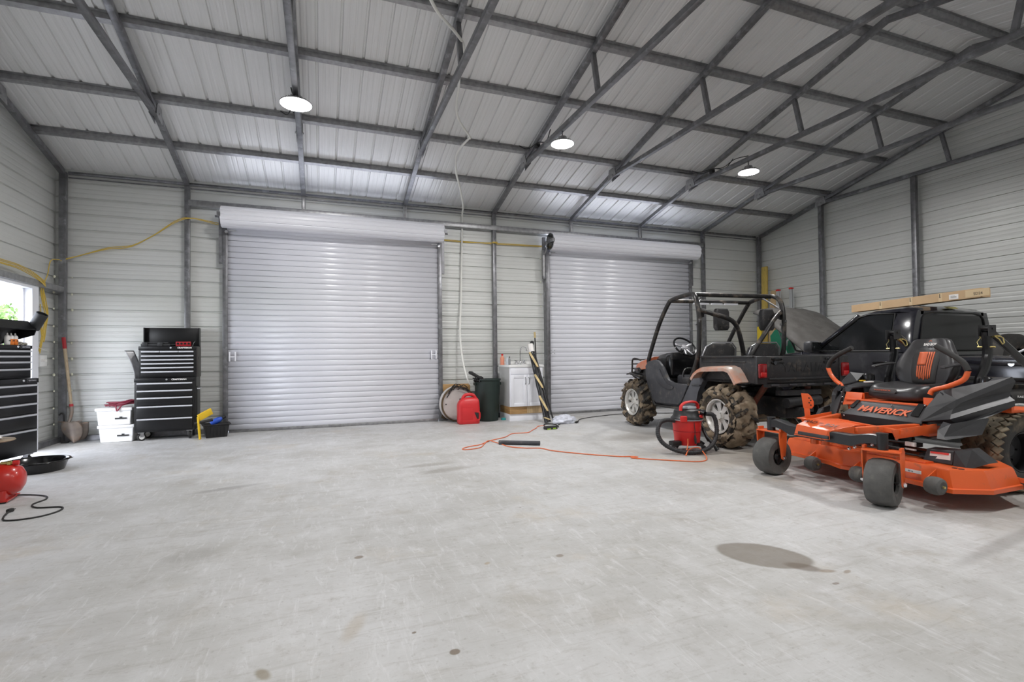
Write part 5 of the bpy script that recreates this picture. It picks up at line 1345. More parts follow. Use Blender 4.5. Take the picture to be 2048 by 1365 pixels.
# shovel and pry bar in the corner
sh = thing('shovel', 'round-point shovel with red grip leaning in the left back corner', 'shovel', (-3.02, 8.22, 0))
A = Vector((-3.150+3.02, .045, 1.37)); Bq = Vector((-3.055+3.02, .02, .47))
MB().tube([A+(A-Bq).normalized()*0, A*.85+Bq*.15, A*.5+Bq*.5, Bq], [.019,.019,.018,.017], 12).build('handle', 'ash_wood', sh)
MB().tube([A+(A-Bq).normalized()*.004, A*.84+Bq*.16], .0215, 14).build('grip', 'socket_red', sh)
nk = MB().tube([Bq+(A-Bq)*.03, Bq, Vector((-.025,.0,.39)), Vector((-.03,-.03,.31)), Vector((-.04,-.06,.25))], [.021,.022,.021,.019,.014], 12)
nk.build('socket', 'rusty_steel', sh)
MB().tube([Bq+(A-Bq)*.035, Bq], [.0225,.0235], 12).build('red_collar', 'socket_red', sh)
#W1
def blade(u, v):
    x = (u-.5)*2; wd = .085+.03*min(1,v/.25) if v < .35 else .115*(1-((v-.35)/.66)**1.8)**.75 if v < 1 else 0
    z = .27*(1-v)+.004
    return (-.03+x*wd*1.0+.07*v+.0, -.07-.04*v+.045*x*x*1.0-.0, z+.01*x*x)
MB().grid(blade, 14, 16).build('blade', 'rusty_steel', sh, solid=.004, ang=60)
for s in (-1,1): MB().tube([(-.03+s*.02,-.05,.275),(-.03+s*.125,-.03,.280)], .007, 6).build('step', 'rusty_steel', sh)
sh2 = MB().grid(lambda u, v: (.055+(u-.5)*2*.085*(math.sqrt(max(0,1-max(0,(v-.4)/.61)**2))), -.0+.03*(2*u-1)**2, .235*(1-v)+.02), 12, 14)
o = sh2.build('shovel', 'rusty_steel', None, solid=.004); o.location = (-3.02, 8.24, 0); tag(o, 'second rusty shovel blade behind the red-gripped shovel', 'shovel')
o = MB().tube([(-3.19,8.26,.36),(-3.165,8.25,.385),(-3.14,8.24,.375),(-3.13,8.23,.33),(-3.125,8.22,.12),(-3.12,8.21,.012)], .011, 10, smooth_path=4).bb((-3.15,8.19,0),(-3.07,8.23,.02),bev=.005).build('pry_bar', 'black_mat'); tag(o, 'black and red hooked pry bar standing in the left back corner', 'pry bar')

# ---------------------------------------------------------------- wiring
YC = [(-3.21,8.33,2.40),(-3.03,8.385,2.477),(-2.72,8.385,2.60),(-2.55,8.385,2.63),(-2.41,8.385,2.667),(-2.176,8.385,2.824),(-1.966,8.37,3.003),(-1.82,8.31,3.066),(-1.73,8.31,3.075),(-1.627,8.375,3.085),(-1.40,8.39,3.05),(-1.34,8.39,3.045)]
q = MB().tube(YC, .006, 7, smooth_path=6).tube([Vector(p)+Vector((0,-.004,-.014+.010*math.sin(i*1.7))) for i, p in enumerate(YC)], .006, 7, smooth_path=6)
tag(q.build('yellow_cable', 'yellow_cable'), 'yellow electrical cable pair swagged along the back wall, left of the big door', 'cable')
q = MB().tube([(1.93,8.40,3.035),(2.4,8.40,3.03),(2.77,8.38,3.045),(2.80,8.31,3.045),(2.88,8.31,3.045),(2.91,8.38,3.045),(3.3,8.40,3.055),(3.80,8.40,3.06)], .007, 7, smooth_path=6).tube([(1.93,8.40,3.05),(2.77,8.385,3.03),(2.80,8.31,3.03),(2.88,8.31,3.03),(2.91,8.385,3.03),(3.80,8.40,3.045)], .006, 7, smooth_path=6)
tag(q.build('yellow_cable', 'yellow_cable'), 'yellow cable running level between the two roll-up doors', 'cable')
q = MB(); rnd = random.Random(5)
L1 = [(-3.225,6.7,2.19),(-3.215,7.01,2.17),(-3.205,7.29,2.165),(-3.19,7.55,2.13),(-3.165,7.72,2.07),(-3.155,7.80,2.03)]
for k in range(4): q.tube([Vector(p)+Vector((.002*k,0,-.016*k+rnd.uniform(-.004,.004))) for p in L1], .0055, 6, smooth_path=5)
q.tube([(-3.16,7.80,2.04),(-3.17,7.90,2.15),(-3.20,8.05,2.34),(-3.19,8.25,2.39)], .0055, 6, smooth_path=5)
tag(q.build('yellow_cable', 'yellow_cable'), 'bundle of yellow cables running over the side doorway header', 'cable')
q = MB()
L2 = [(-3.21,7.86,1.95),(-3.21,7.91,1.80),(-3.205,7.96,1.65),(-3.21,7.93,1.50),(-3.21,7.87,1.32),(-3.22,7.83,1.18)]
for k in range(6): q.tube([Vector(p)+Vector((.004*(k % 2), (k-2.5)*.016*(1-.12*i)+rnd.uniform(-.012,.012), rnd.uniform(-.02,.02)+(.12*k if i == 5 and k > 2 else 0))) for i, p in enumerate(L2)], .0055, 6, smooth_path=5)
tag(q.build('yellow_cable', 'yellow_cable'), 'hanging bundle of yellow cables below the header, beside the corner post', 'cable')
o = MB().tube([(-3.19,7.70,1.24),(-3.19,7.98,1.185)], .003, 5).build('string', 'white_cable'); tag(o, 'thin white string stretched beside the left corner post', 'string')
ob = thing('outlet_box', 'grey four-gang outlet box on the left wall near the corner', 'outlet', (-3.27, 7.935, 1.07))
MB().bb((0,-.085,-.07),(.05,.085,.07),bev=.004).build('box_cover', 'white_plastic', ob)
for k in range(4): MB().bb((.05,-.062+.035*k,-.012),(.062,-.045+.035*k,.018),bev=.002).build('switch', 'sticker_white', ob)
o = MB().bb((-3.29,7.80,1.93),(-3.245,7.88,2.0),bev=.01).build('junction_box', 'white_plastic'); tag(o, 'small pale junction box under the doorway header on the left wall', 'junction box')
# white hose/conduit hanging from the roof
WC = [(.75,3.95,4.10),(.895,4.25,4.13),(1.007,4.4,4.121),(1.235,4.7,4.182),(1.36,4.9,4.19),(1.40,5.2,4.12),(1.475,5.55,4.11),(1.52,5.82,4.09),(1.63,6.15,4.06),(1.85,6.42,3.98),(1.86,6.50,3.98),(1.80,6.70,3.93),(1.80,6.95,3.88),(1.90,7.30,3.78),(2.04,7.65,3.72),(2.20,8.05,3.55),(2.268,8.36,3.50),(2.280,8.40,3.42),(2.275,8.40,3.24),(2.255,8.38,2.7),(2.235,8.37,2.03),(2.205,8.33,1.6),(2.20,8.30,1.347),(2.215,8.22,1.01),(2.25,8.12,.74),(2.30,8.10,.60)]
o = MB().tube(WC, .015, 10, smooth_path=8).build('white_conduit', 'white_cable'); tag(o, 'long white flexible conduit hanging from the roof down to the trash can', 'conduit')
# lamp wiring on the trusses
q = MB()
q.tube([(5.858,5.66,3.955),(5.84,5.9,3.99),(5.86,6.15,3.96),(5.83,6.35,4.0),(5.75,6.60,4.02),(5.4,6.72,4.03),(3.0,6.73,4.03),(-.24,6.73,4.03)], .006, 6, smooth_path=5)
tag(q.build('lamp_cable', 'rubber'), 'thin dark lamp cable running along the purlin between the lamps', 'cable')
for (x, z) in ((-.241,3.94),(2.838,3.94),(5.858,3.94)):
    q = MB().tube([(x-.05,5.9,z+.05),(x-.02,6.1,z-.02),(x-.05,6.3,z+.04),(x-.12,6.5,z+.02),(x-.2,6.62,z+.10)], .007, 6, smooth_path=5)
    q.box((x-.03,6.36,z+.02),(.05,.07,.05))
    w = {-.241:'nearest lamp', 2.838:'middle lamp', 5.858:'farthest lamp'}[x]
    tag(q.build('lamp_driver', 'black_mat'), 'loose black lamp wiring tied to the truss at the '+w, 'wiring')

# ---------------------------------------------------------------- sink corner
sk = thing('sink_cabinet', 'white two-door utility sink cabinet raised on a wood strip', 'sink', (2.865, 7.72, 0))
def sink(R):
    W_, D_ = .585, .50
    MB().bb((0,.0,.235),(W_,D_,.875),bev=.003).build('cabinet_body', 'white_paint', R)
    MB().bb((.0,.03,0),(W_,D_,.115),bev=.003).build('plinth', 'white_paint', R)
    MB().bb((.0,.012,.115),(W_,D_-.02,.235),bev=.003).build('wood_riser', 'wood', R)
    MB().bb((.30,.008,.12),(W_,.014,.225)).build('riser_board', 'wood_pale', R)
    MB().bb((-.018,-.02,.875),(W_+.018,D_+.01,.915),bev=.008).bb((-.018,D_-.03,.915),(W_+.018,D_+.01,.97),bev=.006).build('counter', 'white_plastic', R)
    MB().bb((.012,-.016,.765),(W_-.012,.002,.865),bev=.003).build('drawer_front', 'white_paint', R)
    for a, b, hx in ((.012,.290,.262),(.296,.574,.324)):
        d = MB()
        d.bb((a,-.016,.24),(b,.0,.755),bev=.002)
        o = d.build('door', 'white_paint', R)
        f = MB()
        f.bb((a,-.024,.24),(a+.052,-.014,.755),bev=.002).bb((b-.052,-.024,.24),(b,-.014,.755),bev=.002).bb((a+.05,-.024,.70),(b-.05,-.014,.755),bev=.002).bb((a+.05,-.024,.24),(b-.05,-.014,.295),bev=.002)
        f.build('door_frame', 'white_paint', o)
        MB().tube([(hx,-.022,.60),(hx,-.048,.615),(hx,-.052,.655),(hx,-.048,.695),(hx,-.022,.71)], .0055, 8, smooth_path=3).build('handle', 'steel', o)
    MB().bb((-.003,.012,.235),(.0,D_,.875)).build('end_panel', 'sink_side', R)
    fz = .915; x = .36; y = D_-.06
    MB().tube([(x,y,fz),(x,y,fz+.20),(x+.006,y-.01,fz+.265),(x+.025,y-.03,fz+.295),(x+.05,y-.05,fz+.30),(x+.078,y-.075,fz+.285),(x+.085,y-.08,fz+.245)], .0085, 10, smooth_path=4).lathe([(.009,0),(.016,.0),(.016,.012),(.011,.02)], (x+.085,y-.08,fz+.232), 'Z', 14).lathe([(.028,0),(.028,.02),(.014,.05),(.009,.06)], (x,y,fz), 'Z', 16).bb((x-.09,y-.025,fz),(x+.09,y+.025,fz+.018),bev=.008).build('faucet', 'chrome', R)
    for s in (-1,1): MB().lathe([(.02,0),(.022,.02),(.014,.03),(.020,.04),(.018,.055),(0,.058)], (x+s*.072,y,fz+.016), 'Z', 14).beam((x+s*.072,y,fz+.06),(x+s*.115,y-.02,fz+.075),.012,.008).build('tap', 'chrome', R)
    MB().tube([(x+.22,y,fz),(x+.22,y,fz+.07),(x+.21,y-.01,fz+.10),(x+.19,y-.03,fz+.11)], .010, 10, smooth_path=4).build('side_sprayer', 'chrome', R)
    MB().bb((.13,.06,.905),(.46,.36,.917),bev=.005).build('basin_rim', 'white_plastic', R)
sink(sk)
def bottle(x, y, z, lab, m, mc, r=.032, h=.15):
    t = thing('bottle', lab, 'bottle', (x,y,z))
    MB().lathe([(0,0),(r,0),(r*1.02,.01),(r,h*.72),(r*.55,h*.9),(r*.4,h)], (0,0,0), 'Z', 20).build('bottle_body', m, t)
    MB().lathe([(r*.45,h*.97),(r*.5,h*1.0),(r*.5,h*1.15),(0,h*1.17)], (0,0,0), 'Z', 14).build('cap', mc, t)
    return t
bottle(2.885, 8.13, .916, 'salmon-orange bottle with red cap standing on the sink corner', 'salmon', 'red_plastic', .035, .16)
bottle(2.945, 8.05, .916, 'clear grey bottle standing on the sink beside the salmon bottle', 'clear_grey', 'clear_grey', .026, .125)
bottle(2.990, 8.05, .916, 'slim pale grey bottle with black cap, just left of the sink faucet', 'hood_under', 'black_mat', .016, .12)
# teal box
o = MB().bb((0,0,0),(.075,.05,.035),bev=.003).build('small_box', 'teal'); o.location = (2.80, 7.93, 0); tag(o, 'small teal box on the floor between the trash can and the sink', 'box')
mat('fuel_red', (.62,.025,.03), .38, 0, var=.05)
mat('bin_green', (.014,.026,.022), .5, 0, var=.15)
mat('fan_white', (.60,.57,.55), .45, .1, var=.06)
mat('fan_brown', (.12,.085,.05), .5, .4, var=.4)
mat('bag_plastic', (.62,.64,.72), .22, .0, var=.15, vscale=14, bump=.8, bscale=18)
mat('cord_orange', (.72,.17,.06), .45)
mat('wrap_black', (.015,.015,.016), .22, 0, bump=.6, bscale=14)
mat('wrap_gold', (.62,.48,.24), .35, 0, var=.3)
mat('hose_black', (.02,.02,.022), .5)
mat('neon', (.35,.55,.05), .5)
mat('lumber_yellow', (.55,.40,.10), .65, 0, var=.2, stretch=(6,6,1), dirt=(.10,.07,.04), dirt_amt=.08, dirt_scale=14)
mat('level_yellow', (.75,.55,.03), .4)
mat('aluminium', (.60,.61,.62), .32, .8)
mat('green_plastic', (.01,.16,.085), .4)
# trash can
tcn = thing('trash_can', 'dark green round trash can left of the white sink', 'trash can', (2.585, 8.04, 0))
MB().lathe([(0,0),(.172,0),(.178,.01),(.192,.28),(.196,.40),(.202,.43),(.208,.53),(.212,.66),(.222,.664),(.226,.675),(.222,.69),(.206,.69),(.190,.60),(.176,.02),(0,.02)], (0,0,0), 'Z', 48, cap=False).build('can_body', 'bin_green', tcn)
for s in (-1, 1): MB().box((s*.215,0,.61),(.03,.10,.05),None,.01).build('handle', 'bin_green', tcn)
o = blob('trash_bag', 'black bag and rags spilling over the left rim of the trash can', 'bag', (2.42, 7.96, .645), (.085,.07,.055), 'wrap_black', 5, .6, 3)
o = MB().tube([(2.27,8.02,.80),(2.30,7.98,.79),(2.40,7.97,.73),(2.47,7.99,.70)], [.022,.03,.026,.016], 10).build('spray_nozzle', 'black_mat'); tag(o, 'black hand tool lying on the trash can rim beside the conduit', 'tool')
# gas can
gc = thing('fuel_can', 'red plastic fuel can on the floor in front of the trash can', 'fuel can', (2.185, 7.80, 0), rz=math.radians(-3))
def gascan(R):
    w, d = .175, .11
    secs = []
    for z, kx, ky, ox in ((0,.93,.90,0),(.012,.99,.98,0),(.05,1.0,1.0,0),(.26,1.0,1.0,0),(.30,.985,.98,.0),(.335,.95,.93,.005),(.37,.86,.82,.015),(.395,.74,.66,.022),(.41,.60,.5,.03)):
        ring = []
        for k in range(28):
            a = 2*PI*k/28; c, s = math.cos(a), math.sin(a)
            ring.append((ox+w*kx*math.copysign(abs(c)**.35, c), d*ky*math.copysign(abs(s)**.45, s), z))
        secs.append(ring)
    MB().loft(secs).build('can_body', 'fuel_red', R, ang=50)
    # top handle loop, bridging
    MB().tube([(-.10,0,.355),(-.075,0,.425),(-.03,0,.455),(.05,0,.457),(.10,0,.43),(.135,0,.36)], .026, 12, smooth_path=4, sq=(1,1)).build('top_handle', 'fuel_red', R)
    # rear handle with its dark opening
    MB().tube([(.125,-.112,.185),(.155,-.118,.18),(.16,-.118,.12),(.15,-.118,.07),(.12,-.115,.055)], .012, 8, smooth_path=4).build('side_grip', 'fuel_red', R)
    MB().prism([(.075,-.1105,.185),(.140,-.1105,.175),(.140,-.1105,.08),(.115,-.1105,.085)],(0,-.003,0)).build('grip_recess', 'black_mat', R)
    MB().prism([(-.12,-.107,.07),(.05,-.107,.07),(.05,-.107,.25),(-.12,-.107,.25)],(0,-.004,0),bev=.003).build('embossed_panel', 'fuel_red', R)
    MB().lathe([(.03,0),(.032,.02),(.03,.035),(0,.04)], (-.10,.05,.36), 'Z', 20).build('spout_cap', 'black_mat', R)
gascan(gc)
# round white disc (drum fan) leaning behind
fan = thing('drum_fan', 'round white drum fan with dark rim, leaning behind the red fuel can', 'fan', (2.09, 8.13, .292), rz=math.radians(6), rot=None)
MB().lathe([(0,-.05),(.20,-.05),(.255,-.045),(.262,-.03),(0,-.03)], (0,0,0), 'Y', 48, cap=False).build('fan_disc', 'fan_white', fan)
MB().lathe([(.262,-.07),(.285,-.07),(.29,-.06),(.29,.06),(.28,.07),(.262,.06)], (0,0,0), 'Y', 48, cap=False).build('fan_rim', 'fan_white', fan)
MB().lathe([(.268,-.075),(.292,-.073),(.294,-.05),(.268,-.05)], (0,0,0), 'Y', 48, cap=False).build('rim_band', 'fan_brown', fan)
MB().cyl((-.21,-.06,.0),(-.21,-.04,.0),.010,8).build('knob', 'black_mat', fan)
q = MB(); rnd = random.Random(9)
for k in range(12):
    a = rnd.uniform(.25*PI,.75*PI); r = .29+rnd.uniform(-.05,.02)
    q.tube([(r*math.cos(a),-.07,r*math.sin(a)),((r-.05)*math.cos(a+.2),-.10,(r+.03)*math.sin(a+.2)),((r-.03)*math.cos(a+.45),-.08,(r-.02)*math.sin(a+.45))], .007, 6, smooth_path=3)
tag(q.build('cable_tangle', 'rubber', None), 'tangle of dark cables draped over the white drum fan', 'cables').location = (2.09, 8.13, .292)
o = MB().bb((1.885, 8.29, .485),(2.36, 8.325, .605),bev=.003).build('wood_board', 'wood'); tag(o, 'horizontal orange-brown board fixed low on the wall behind the fuel can', 'board')
o = MB().box((1.94, 8.30, .22),(.09,.03,.38),(0,.22,0),.003).build('wood_scrap', 'fan_brown'); tag(o, 'rough brown wood scrap leaning beside the big door jamb', 'board')
# rolled wrap and broom
B0 = Vector((3.315, 7.24, .0)); B1 = Vector((3.195, 7.66, 1.275))
d = (B1-B0).normalized(); ax1 = d.orthogonal().normalized(); ax2 = d.cross(ax1); Ln = (B1-B0).length
rw = thing('wrapped_roll', 'tall roll wrapped in black and gold plastic, leaning on the sink', 'roll', B0+Vector((0,0,.02)))
wb = MB(); N = 40
secs = []
for i in range(N+1):
    t = i/N; rr = .052+.010*mnoise.noise(Vector((0,0,t*9)))-(.012 if t > .95 else 0)
    secs.append([d*(t*Ln*.90)+ax1*((rr+.006*mnoise.noise(Vector((math.cos(a)*2,math.sin(a)*2,t*16))))*math.cos(a))+ax2*((rr+.006*mnoise.noise(Vector((math.cos(a)*2+5,math.sin(a)*2,t*16))))*math.sin(a)) for a in [2*PI*k/20 for k in range(20)]])
wb.loft(secs).build('wrap', 'wrap_black', rw, ang=60)
MB().cyl(d*(Ln*.86), d*(Ln*.965), .046, 20).build('white_core', 'sticker_white', rw)
cdir = Vector((-.38,-.92,0)); ac = math.atan2(cdir.dot(ax2), cdir.dot(ax1)); sg_ = 1 if ax1.cross(ax2).dot(d) > 0 else -1
for t0, t1, a0 in ((.66,.86,.0),(.40,.58,.1),(.12,.32,.0),(.02,.06,.0)):
    q = MB(); q.grid(lambda u, v: d*((t0+(t1-t0)*v)*Ln)+ax1*(.067*math.cos(ac+a0+(u-.5)*.55+(v-.5)*-1.3))+ax2*(.067*math.sin(ac+a0+(u-.5)*.55+(v-.5)*-1.3)), 6, 14)
    q.build('gold_band', 'wrap_gold', rw, solid=.002)
o = MB().cyl((3.50,7.42,.0), (3.29,7.78,1.27), .013, 10).lathe([(0,-.02),(.03,-.01),(.034,.03),(.02,.05),(0,.055)], (3.29,7.78,1.26), 'Z', 14).build('black_pole', 'black_mat'); tag(o, 'black pole with knobbed top leaning behind the wrapped roll', 'pole')
br = thing('broom', 'black-handled broom with yellow tip standing behind the sink', 'broom', (3.60, 8.30, 0))
p0, p1 = Vector((.03,-.0,.02)), Vector((-.065,-.075,1.38))
MB().cyl(p0, p1, .011, 10).build('handle', 'black_mat', br); MB().cyl(p1, p1+(p1-p0).normalized()*.10, .0185, 12).build('tip', 'wrap_gold', br)
o = MB().cyl((3.70,8.22,.02),(3.64,8.30,.70),.011,8).build('green_pole', 'neon'); tag(o, 'short green and black pole standing against the second door jamb', 'pole')
# silver bag
blob('plastic_bag', 'crumpled silver-white plastic bag on the floor near the wrapped roll', 'bag', (3.56, 7.17, 0), (.185,.12,.085), 'bag_plastic', 12, .22, 2.2, n=30)
# power strip, orange cord, black pipe
ps = thing('power_strip', 'small black and green power block on the orange cord', 'power strip', (3.10, 6.68, 0), rz=.2)
MB().bb((-.10,-.045,0),(.10,.045,.045),bev=.012).build('block_body', 'black_mat', ps)
MB().bb((-.09,-.05,.004),(-.03,-.04,.02)).bb((.01,-.055,.008),(.06,-.04,.022)).build('green_trim', 'neon', ps)
MB().tube([(-.08,.03,.03),(-.05,.09,.06),(.04,.10,.06),(.13,.05,.05),(.14,-.01,.02)], .008, 8, smooth_path=4).build('cord_loop', 'rubber', ps)
OC = [(3.06,6.78,.04),(3.00,6.90,.02),(2.93,6.82,.006),(2.80,6.66,.006),(2.66,6.49,.006),(2.44,6.49,.006),(2.245,6.253,.006),(1.98,6.07,.006),(1.78,5.85,.006),(1.66,5.80,.006),(1.53,5.70,.006),(1.53,5.61,.006),(1.72,5.66,.006),(1.84,5.87,.006),(1.95,6.03,.014),(2.02,5.84,.006),(2.06,5.58,.006),(2.20,5.42,.006),(2.35,5.34,.006),(2.43,5.12,.006),(2.68,4.80,.006),(2.91,4.58,.006),(3.02,4.52,.008),(3.05,4.45,.012),(2.98,4.47,.012),(3.02,4.42,.006),(3.30,4.18,.006),(3.47,4.055,.006),(3.60,4.08,.006),(3.70,4.20,.02),(3.78,4.36,.05),(3.79,4.42,.06),(3.70,4.42,.055),(3.60,4.36,.035),(3.565,4.33,.012),(3.60,4.38,.01),(3.66,4.42,.10),(3.665,4.425,.16)]
o = MB().tube(OC, .0058, 8, smooth_path=6).build('extension_cord', 'cord_orange'); tag(o, 'thin orange extension cord snaking across the concrete to the shop vacuum', 'cord')
o = MB().tube([(3.20,6.75,.03),(3.35,6.95,.01),(3.60,7.25,.006),(3.72,7.20,.006)], .006, 6, smooth_path=4).tube([(3.74,7.10,.01),(3.80,7.16,.012),(4.05,7.50,.006),(4.6,7.72,.006),(5.2,7.8,.006),(5.8,7.55,.006),(6.3,7.4,.006)], .006, 6, smooth_path=5).box((3.76,7.12,.016),(.10,.035,.028),(0,0,.8),.008).build('power_cable', 'rubber'); tag(o, 'dark power cable with plug on the floor in front of the second door', 'cord')
p0, p1 = Vector((2.006,5.80,.026)), Vector((2.43,5.54,.026)); dd = (p1-p0).normalized()
o = MB().lathe([(.016,0),(.025,.0),(.025,(p1-p0).length),(.016,(p1-p0).length)], p0, (dd.orthogonal().normalized(), dd.cross(dd.orthogonal().normalized()), dd), 24, cap=False).build('plastic_pipe', 'utv_plastic', solid=.002); tag(o, 'short black plastic pipe lying inside the orange cord loop', 'pipe')
# ---------------------------------------------------------------- shop vacuum
vac = thing('shop_vacuum', 'red and black wet-dry shop vacuum with coiled black hose', 'vacuum cleaner', (3.80, 4.60, 0))
def vacuum(R):
    MB().lathe([(0,.07),(.128,.07),(.133,.08),(.158,.355),(.165,.36),(0,.36)], (0,0,0), 'Z', 40, cap=False).build('bucket', 'red_plastic', R)
    MB().lathe([(.150,.22),(.1535,.222),(.150,.226)], (0,0,0), 'Z', 40, cap=False).build('bucket_seam', 'socket_red', R)
    MB().lathe([(.160,.345),(.172,.348),(.172,.362),(.160,.375),(.150,.385),(.135,.445),(.10,.462),(0,.466)], (0,0,0), 'Z', 40, cap=False).build('head', 'black_plastic', R)
    MB().lathe([(.166,.340),(.174,.342),(.174,.352),(.166,.354)], (0,0,0), 'Z', 40, cap=False).build('rim', 'hood_under', R)
    MB().box((.01,-.03,.475),(.12,.11,.03),None,.012).build('switch_housing', 'clear_grey', R)
    MB().tube([(-.115,-.04,.445),(-.10,-.04,.505),(-.03,-.04,.535),(.07,-.04,.535),(.12,-.03,.505),(.13,-.03,.46)], .0185, 12, smooth_path=4, sq=(.8,1.2)).build('carry_handle', 'red_plastic', R)
    for s in (-1, 1): MB().box((s*.115-.03,-.125,.365),(.075,.03,.07),(0,0,s*.4),.012).build('latch', 'red_plastic', R)
    MB().cyl((.115,-.08,.425),(.165,-.10,.42),.03,16).cyl((.10,-.10,.42),(.115,-.16,.415),.026,16).build('hose_port', 'black_gloss', R)
    MB().box((.075,-.115,.41),(.05,.01,.06),(0,0,.5),.002).build('warning_label', 'salmon', R)
    # caster dolly
    for x, y in ((-.17,-.05),(.18,-.03),(.05,-.18),(-.03,.17)):
        MB().tube([(x*.5,y*.5,.08),(x*.9,y*.9,.085),(x*1.1,y*1.1,.06)], .018, 8).build('caster_arm', 'black_plastic', R)
        MB().cyl((x*1.1-.012,y*1.1-.004,.022),(x*1.1+.012,y*1.1+.004,.022),.022,14).build('caster', 'rubber', R)
    MB().box((-.20,-.05,.10),(.12,.08,.05),None,.012).build('tool_holder', 'black_plastic', R)
    # hose
    H = [(.12,-.17,.415),(.185,-.20,.40),(.215,-.215,.30),(.19,-.235,.17),(.08,-.27,.075),(-.08,-.26,.030),(-.24,-.18,.035),(-.36,-.08,.10),(-.40,-.02,.20),(-.35,.02,.31),(-.26,.02,.345),(-.165,.0,.335)]
    hs = spline([Vector(p) for p in H], 26)
    rr = [.0215+.0022*(1 if (i//2) % 2 else 0) for i in range(len(hs))]
    MB().tube(hs, rr, 12).build('hose', 'hose_black', R, ang=80)
    MB().tube([(.19,.06,.46),(.20,.02,.30),(.205,-.05,.18),(.215,-.10,.10)], .019, 12, smooth_path=3).tube([(.205,-.09,.14),(.235,-.16,.06),(.25,-.19,.012)], [.018,.020,.024], 12).build('wand', 'black_plastic', R)
    MB().tube([(-.03,-.145,.36),(-.025,-.16,.25),(-.03,-.165,.17)], .004, 6).tube([(-.03,-.165,.19),(-.032,-.17,.15),(-.030,-.175,.10)], [.008,.014,.010], 8).build('power_plug', 'rubber', R)
vacuum(vac)
# ---------------------------------------------------------------- right back corner
o = MB().beam((8.82,8.19,0),(8.85,8.17,2.90),.135,.04,(1,0,0),bev=.003).build('lumber_plank', 'lumber_yellow'); tag(o, 'tallest yellowish lumber plank standing in the right back corner', 'plank')
o = MB().beam((8.72,7.98,0),(8.83,7.93,2.36),.13,.038,(1,0,0),bev=.003).build('lumber_plank', 'wood_pale'); tag(o, 'shorter tan lumber plank beside the tall one, right back corner', 'plank')
lv = thing('spirit_level', 'bright yellow level leaning in the right corner behind the vehicle', 'level', (8.62, 8.12, 0))
MB().bb((-.015,-.05,0),(.015,.05,1.62),bev=.004).build('level_body', 'level_yellow', lv)
MB().cyl((-.018,0,1.35),(.018,0,1.35),.022,14).build('vial_hole', 'black_mat', lv)
ld = thing('step_ladder', 'folded aluminium stepladder with red feet caps against the right wall', 'ladder', (8.80, 7.62, 0))
def ladder(R):
    for y in (.17, -.17):
        for x in (.0, -.07):
            MB().beam((x, y, 0), (x*.6, y*.9, 2.33 if x else 2.36), .03, .055, (0,1,0), bev=.003).build('rail', 'aluminium', R)
        MB().bb((-.065, y*.9-.028, 2.33), (.02, y*.9+.028, 2.365), bev=.008).build('red_cap', 'red_plastic', R)
    for k in range(7): MB().bb((-.03, -.15, .25+.29*k), (.02, .15, .28+.29*k), bev=.003).build('rung', 'aluminium', R)
ladder(ld)
gb = thing('garden_cart', 'dark green plastic item behind the utility vehicle, right corner', 'cart', (8.45, 7.40, 0), rz=.1)
MB().loft([rect(.10,.14,.0), rect(.11,.16,.9), rect(.14,.18,1.40), rect(.11,.10,1.52)]).build('cart_body', 'green_plastic', gb, bevel=.02)
MB().tube([(-.18,-.20,1.20),(-.20,-.24,1.30),(-.10,-.24,1.34),(-.02,-.24,1.30)], .015, 8, smooth_path=3).build('handle', 'aluminium', gb)
# glossy motorcycle bodywork standing in the truck bed
fb_ = thing('motorcycle_fairing', 'glossy black motorcycle fairing piece with a painted edge highlight in the truck bed', 'fairing', (6.95, 2.90, .545))
q = MB(); q.grid(lambda u, v: (-.10+.35*v+.05*math.sin(PI*u), .32-.75*u+.05*v, .34+.18*math.sin(PI*(.15+.8*u))+.16*u-.22*v*v), 18, 12)
q.build('fairing_shell', 'truck_black', fb_, solid=.012)
MB().tube([(-.10,.32-.75*u,.34+.18*math.sin(PI*(.15+.8*u))+.16*u) for u in [k/16 for k in range(17)]], .012, 8).build('edge_highlight', 'white_paint', fb_)  # highlight along the shell's edge, modelled as a white tube
MB().tube([(-.08,.25,.42),(-.10,.05,.44),(-.08,-.20,.40),(0,-.40,.34)], .02, 8, smooth_path=4).bb((-.05,-.35,.0),(.25,.2,.36),bev=.05).build('frame_rail', 'black_gloss', fb_)
# a small spare tyre hump seen through the rear window zone, lying in the bed
o = MB().lathe([(.17,-.09),(.22,-.105),(.30,-.11),(.335,-.09),(.345,0),(.335,.09),(.30,.11),(.22,.105),(.17,.09)], (7.50,3.48,.92), 'Y', 40, cap=False)
o = o.build('spare_tire', 'tire_side', None); tag(o, 'black spare tire standing in the truck bed behind the cab', 'tire'); o.location = (0,0,0)

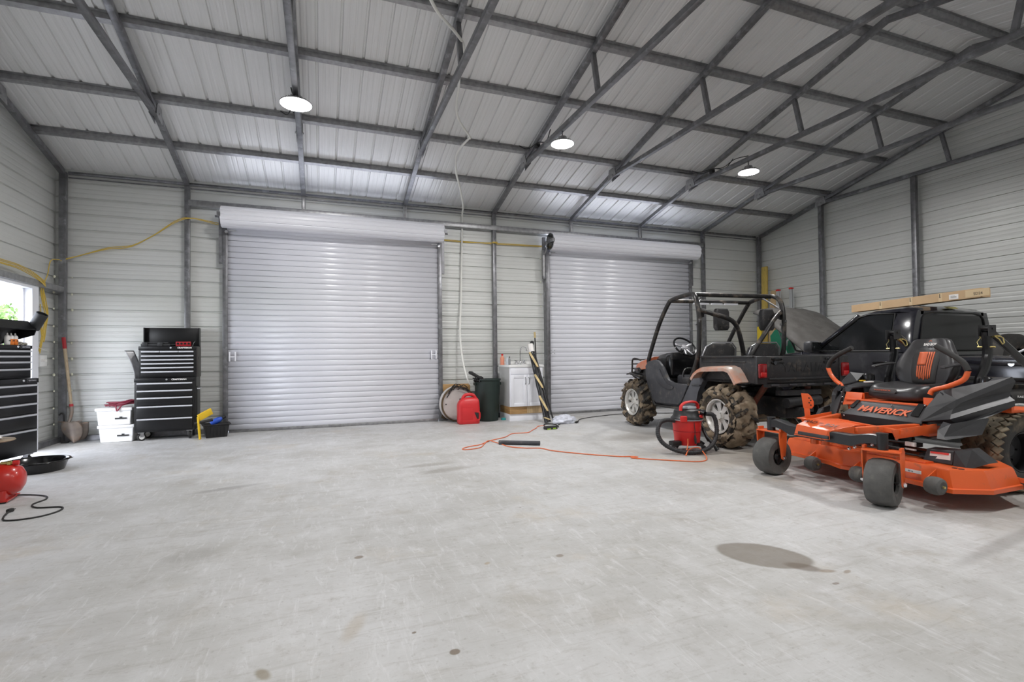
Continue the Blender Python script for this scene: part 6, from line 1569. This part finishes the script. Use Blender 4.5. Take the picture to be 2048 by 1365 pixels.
# ---------------------------------------------------------------- spray-foam dabs at the panel ribs
mat('foam', (.72,.72,.58), .8)
q = MB(); rnd = random.Random(2)
for k in range(5, 16):
    z = 3.2605-k*RIB
    for (x, y) in ((XL-.03, D-.075), (XL+.11, D+.055)):
        s = rnd.uniform(.007,.016); q.sphere((x+rnd.uniform(0,.01), y, z+rnd.uniform(-.01,.01)), s, 5, (1,1,1.3))
for k in range(2, 16):
    z = 3.2605-k*RIB
    for (x, y) in ((XR-.11, D+.055), (XR+.03, D-.075), (3.74, D+.05)):
        s = rnd.uniform(.006,.012); q.sphere((x, y, z+rnd.uniform(-.01,.01)), s, 5, (1,1,1.3))
tag(q.build('spray_foam', 'foam'), 'pale spray-foam dabs plugging the wall ribs beside the corner posts', 'foam', kind='stuff')

# ---------------------------------------------------------------- outside the side doorway
mat('grass', (.10,.16,.045), .9, 0, var=.35, vscale=1.5, bump=.6, bscale=20)
mat('gravel', (.38,.37,.36), .9, 0, var=.15, vscale=3)
mat('leaves', (.13,.22,.06), .8, 0, var=.5, vscale=1.2)
mat('bark', (.10,.075,.055), .9, 0, var=.3)
struct(MB().bb((-60,-30,-.35),(XL-.26,50,-.13)).build('ground', 'grass', smooth=False))
o = MB().bb((-12,-5,-.13),(XL-.26,20,-.115)).build('gravel_apron', 'gravel', smooth=False); struct(o)
def tree(x, y, h, r, seed, lab):
    t = thing('tree', lab, 'tree', (x,y,-.13), group='trees outside the doorway'); rnd = random.Random(seed)
    MB().tube([(0,0,0),(.1,0,h*.3),(0,.1,h*.55)], [r*.10,r*.08,r*.05], 10).build('trunk', 'bark', t)
    q = MB()
    for k in range(1600):
        d = Vector((rnd.gauss(0,1),rnd.gauss(0,1),rnd.gauss(0,1))).normalized(); rr = r*(rnd.random()**.35)
        c = Vector((0,0,h*.62))+Vector((d.x*rr,d.y*rr,d.z*rr*h*.36/r)); s = .12*r*rnd.uniform(.4,1)*.5
        a = Vector((rnd.gauss(0,1),rnd.gauss(0,1),rnd.gauss(0,1))).normalized(); b = a.orthogonal().normalized()
        q._add([c-a*s, c+b*s*.6, c+a*s, c-b*s*.6], [(0,1,2,3)])
    q.build('foliage', 'leaves', t, smooth=False)
for i, (x, y, h, r) in enumerate(((-12,19,3.4,1.9),(-17,23,3.8,2.1),(-12,26,3.6,2.0),(-23,25,4.2,2.4),(-17,32,4.6,2.6),(-27,36,5,3),(-20,42,5,3))):
    tree(x, y, h, r, i, 'leafy green tree outside, seen through the side doorway')
ro = MB().bb((-30,34,2.0),(-18,36,3.0)).build('far_roof', 'gravel'); struct(ro)
aw = MB().beam((XL-.12,6.9,1.93),(XL-1.6,8.2,2.02),.08,.10).build('awning_bar', 'steel'); tag(aw, 'grey awning bar outside, just above the side doorway opening', 'bar')
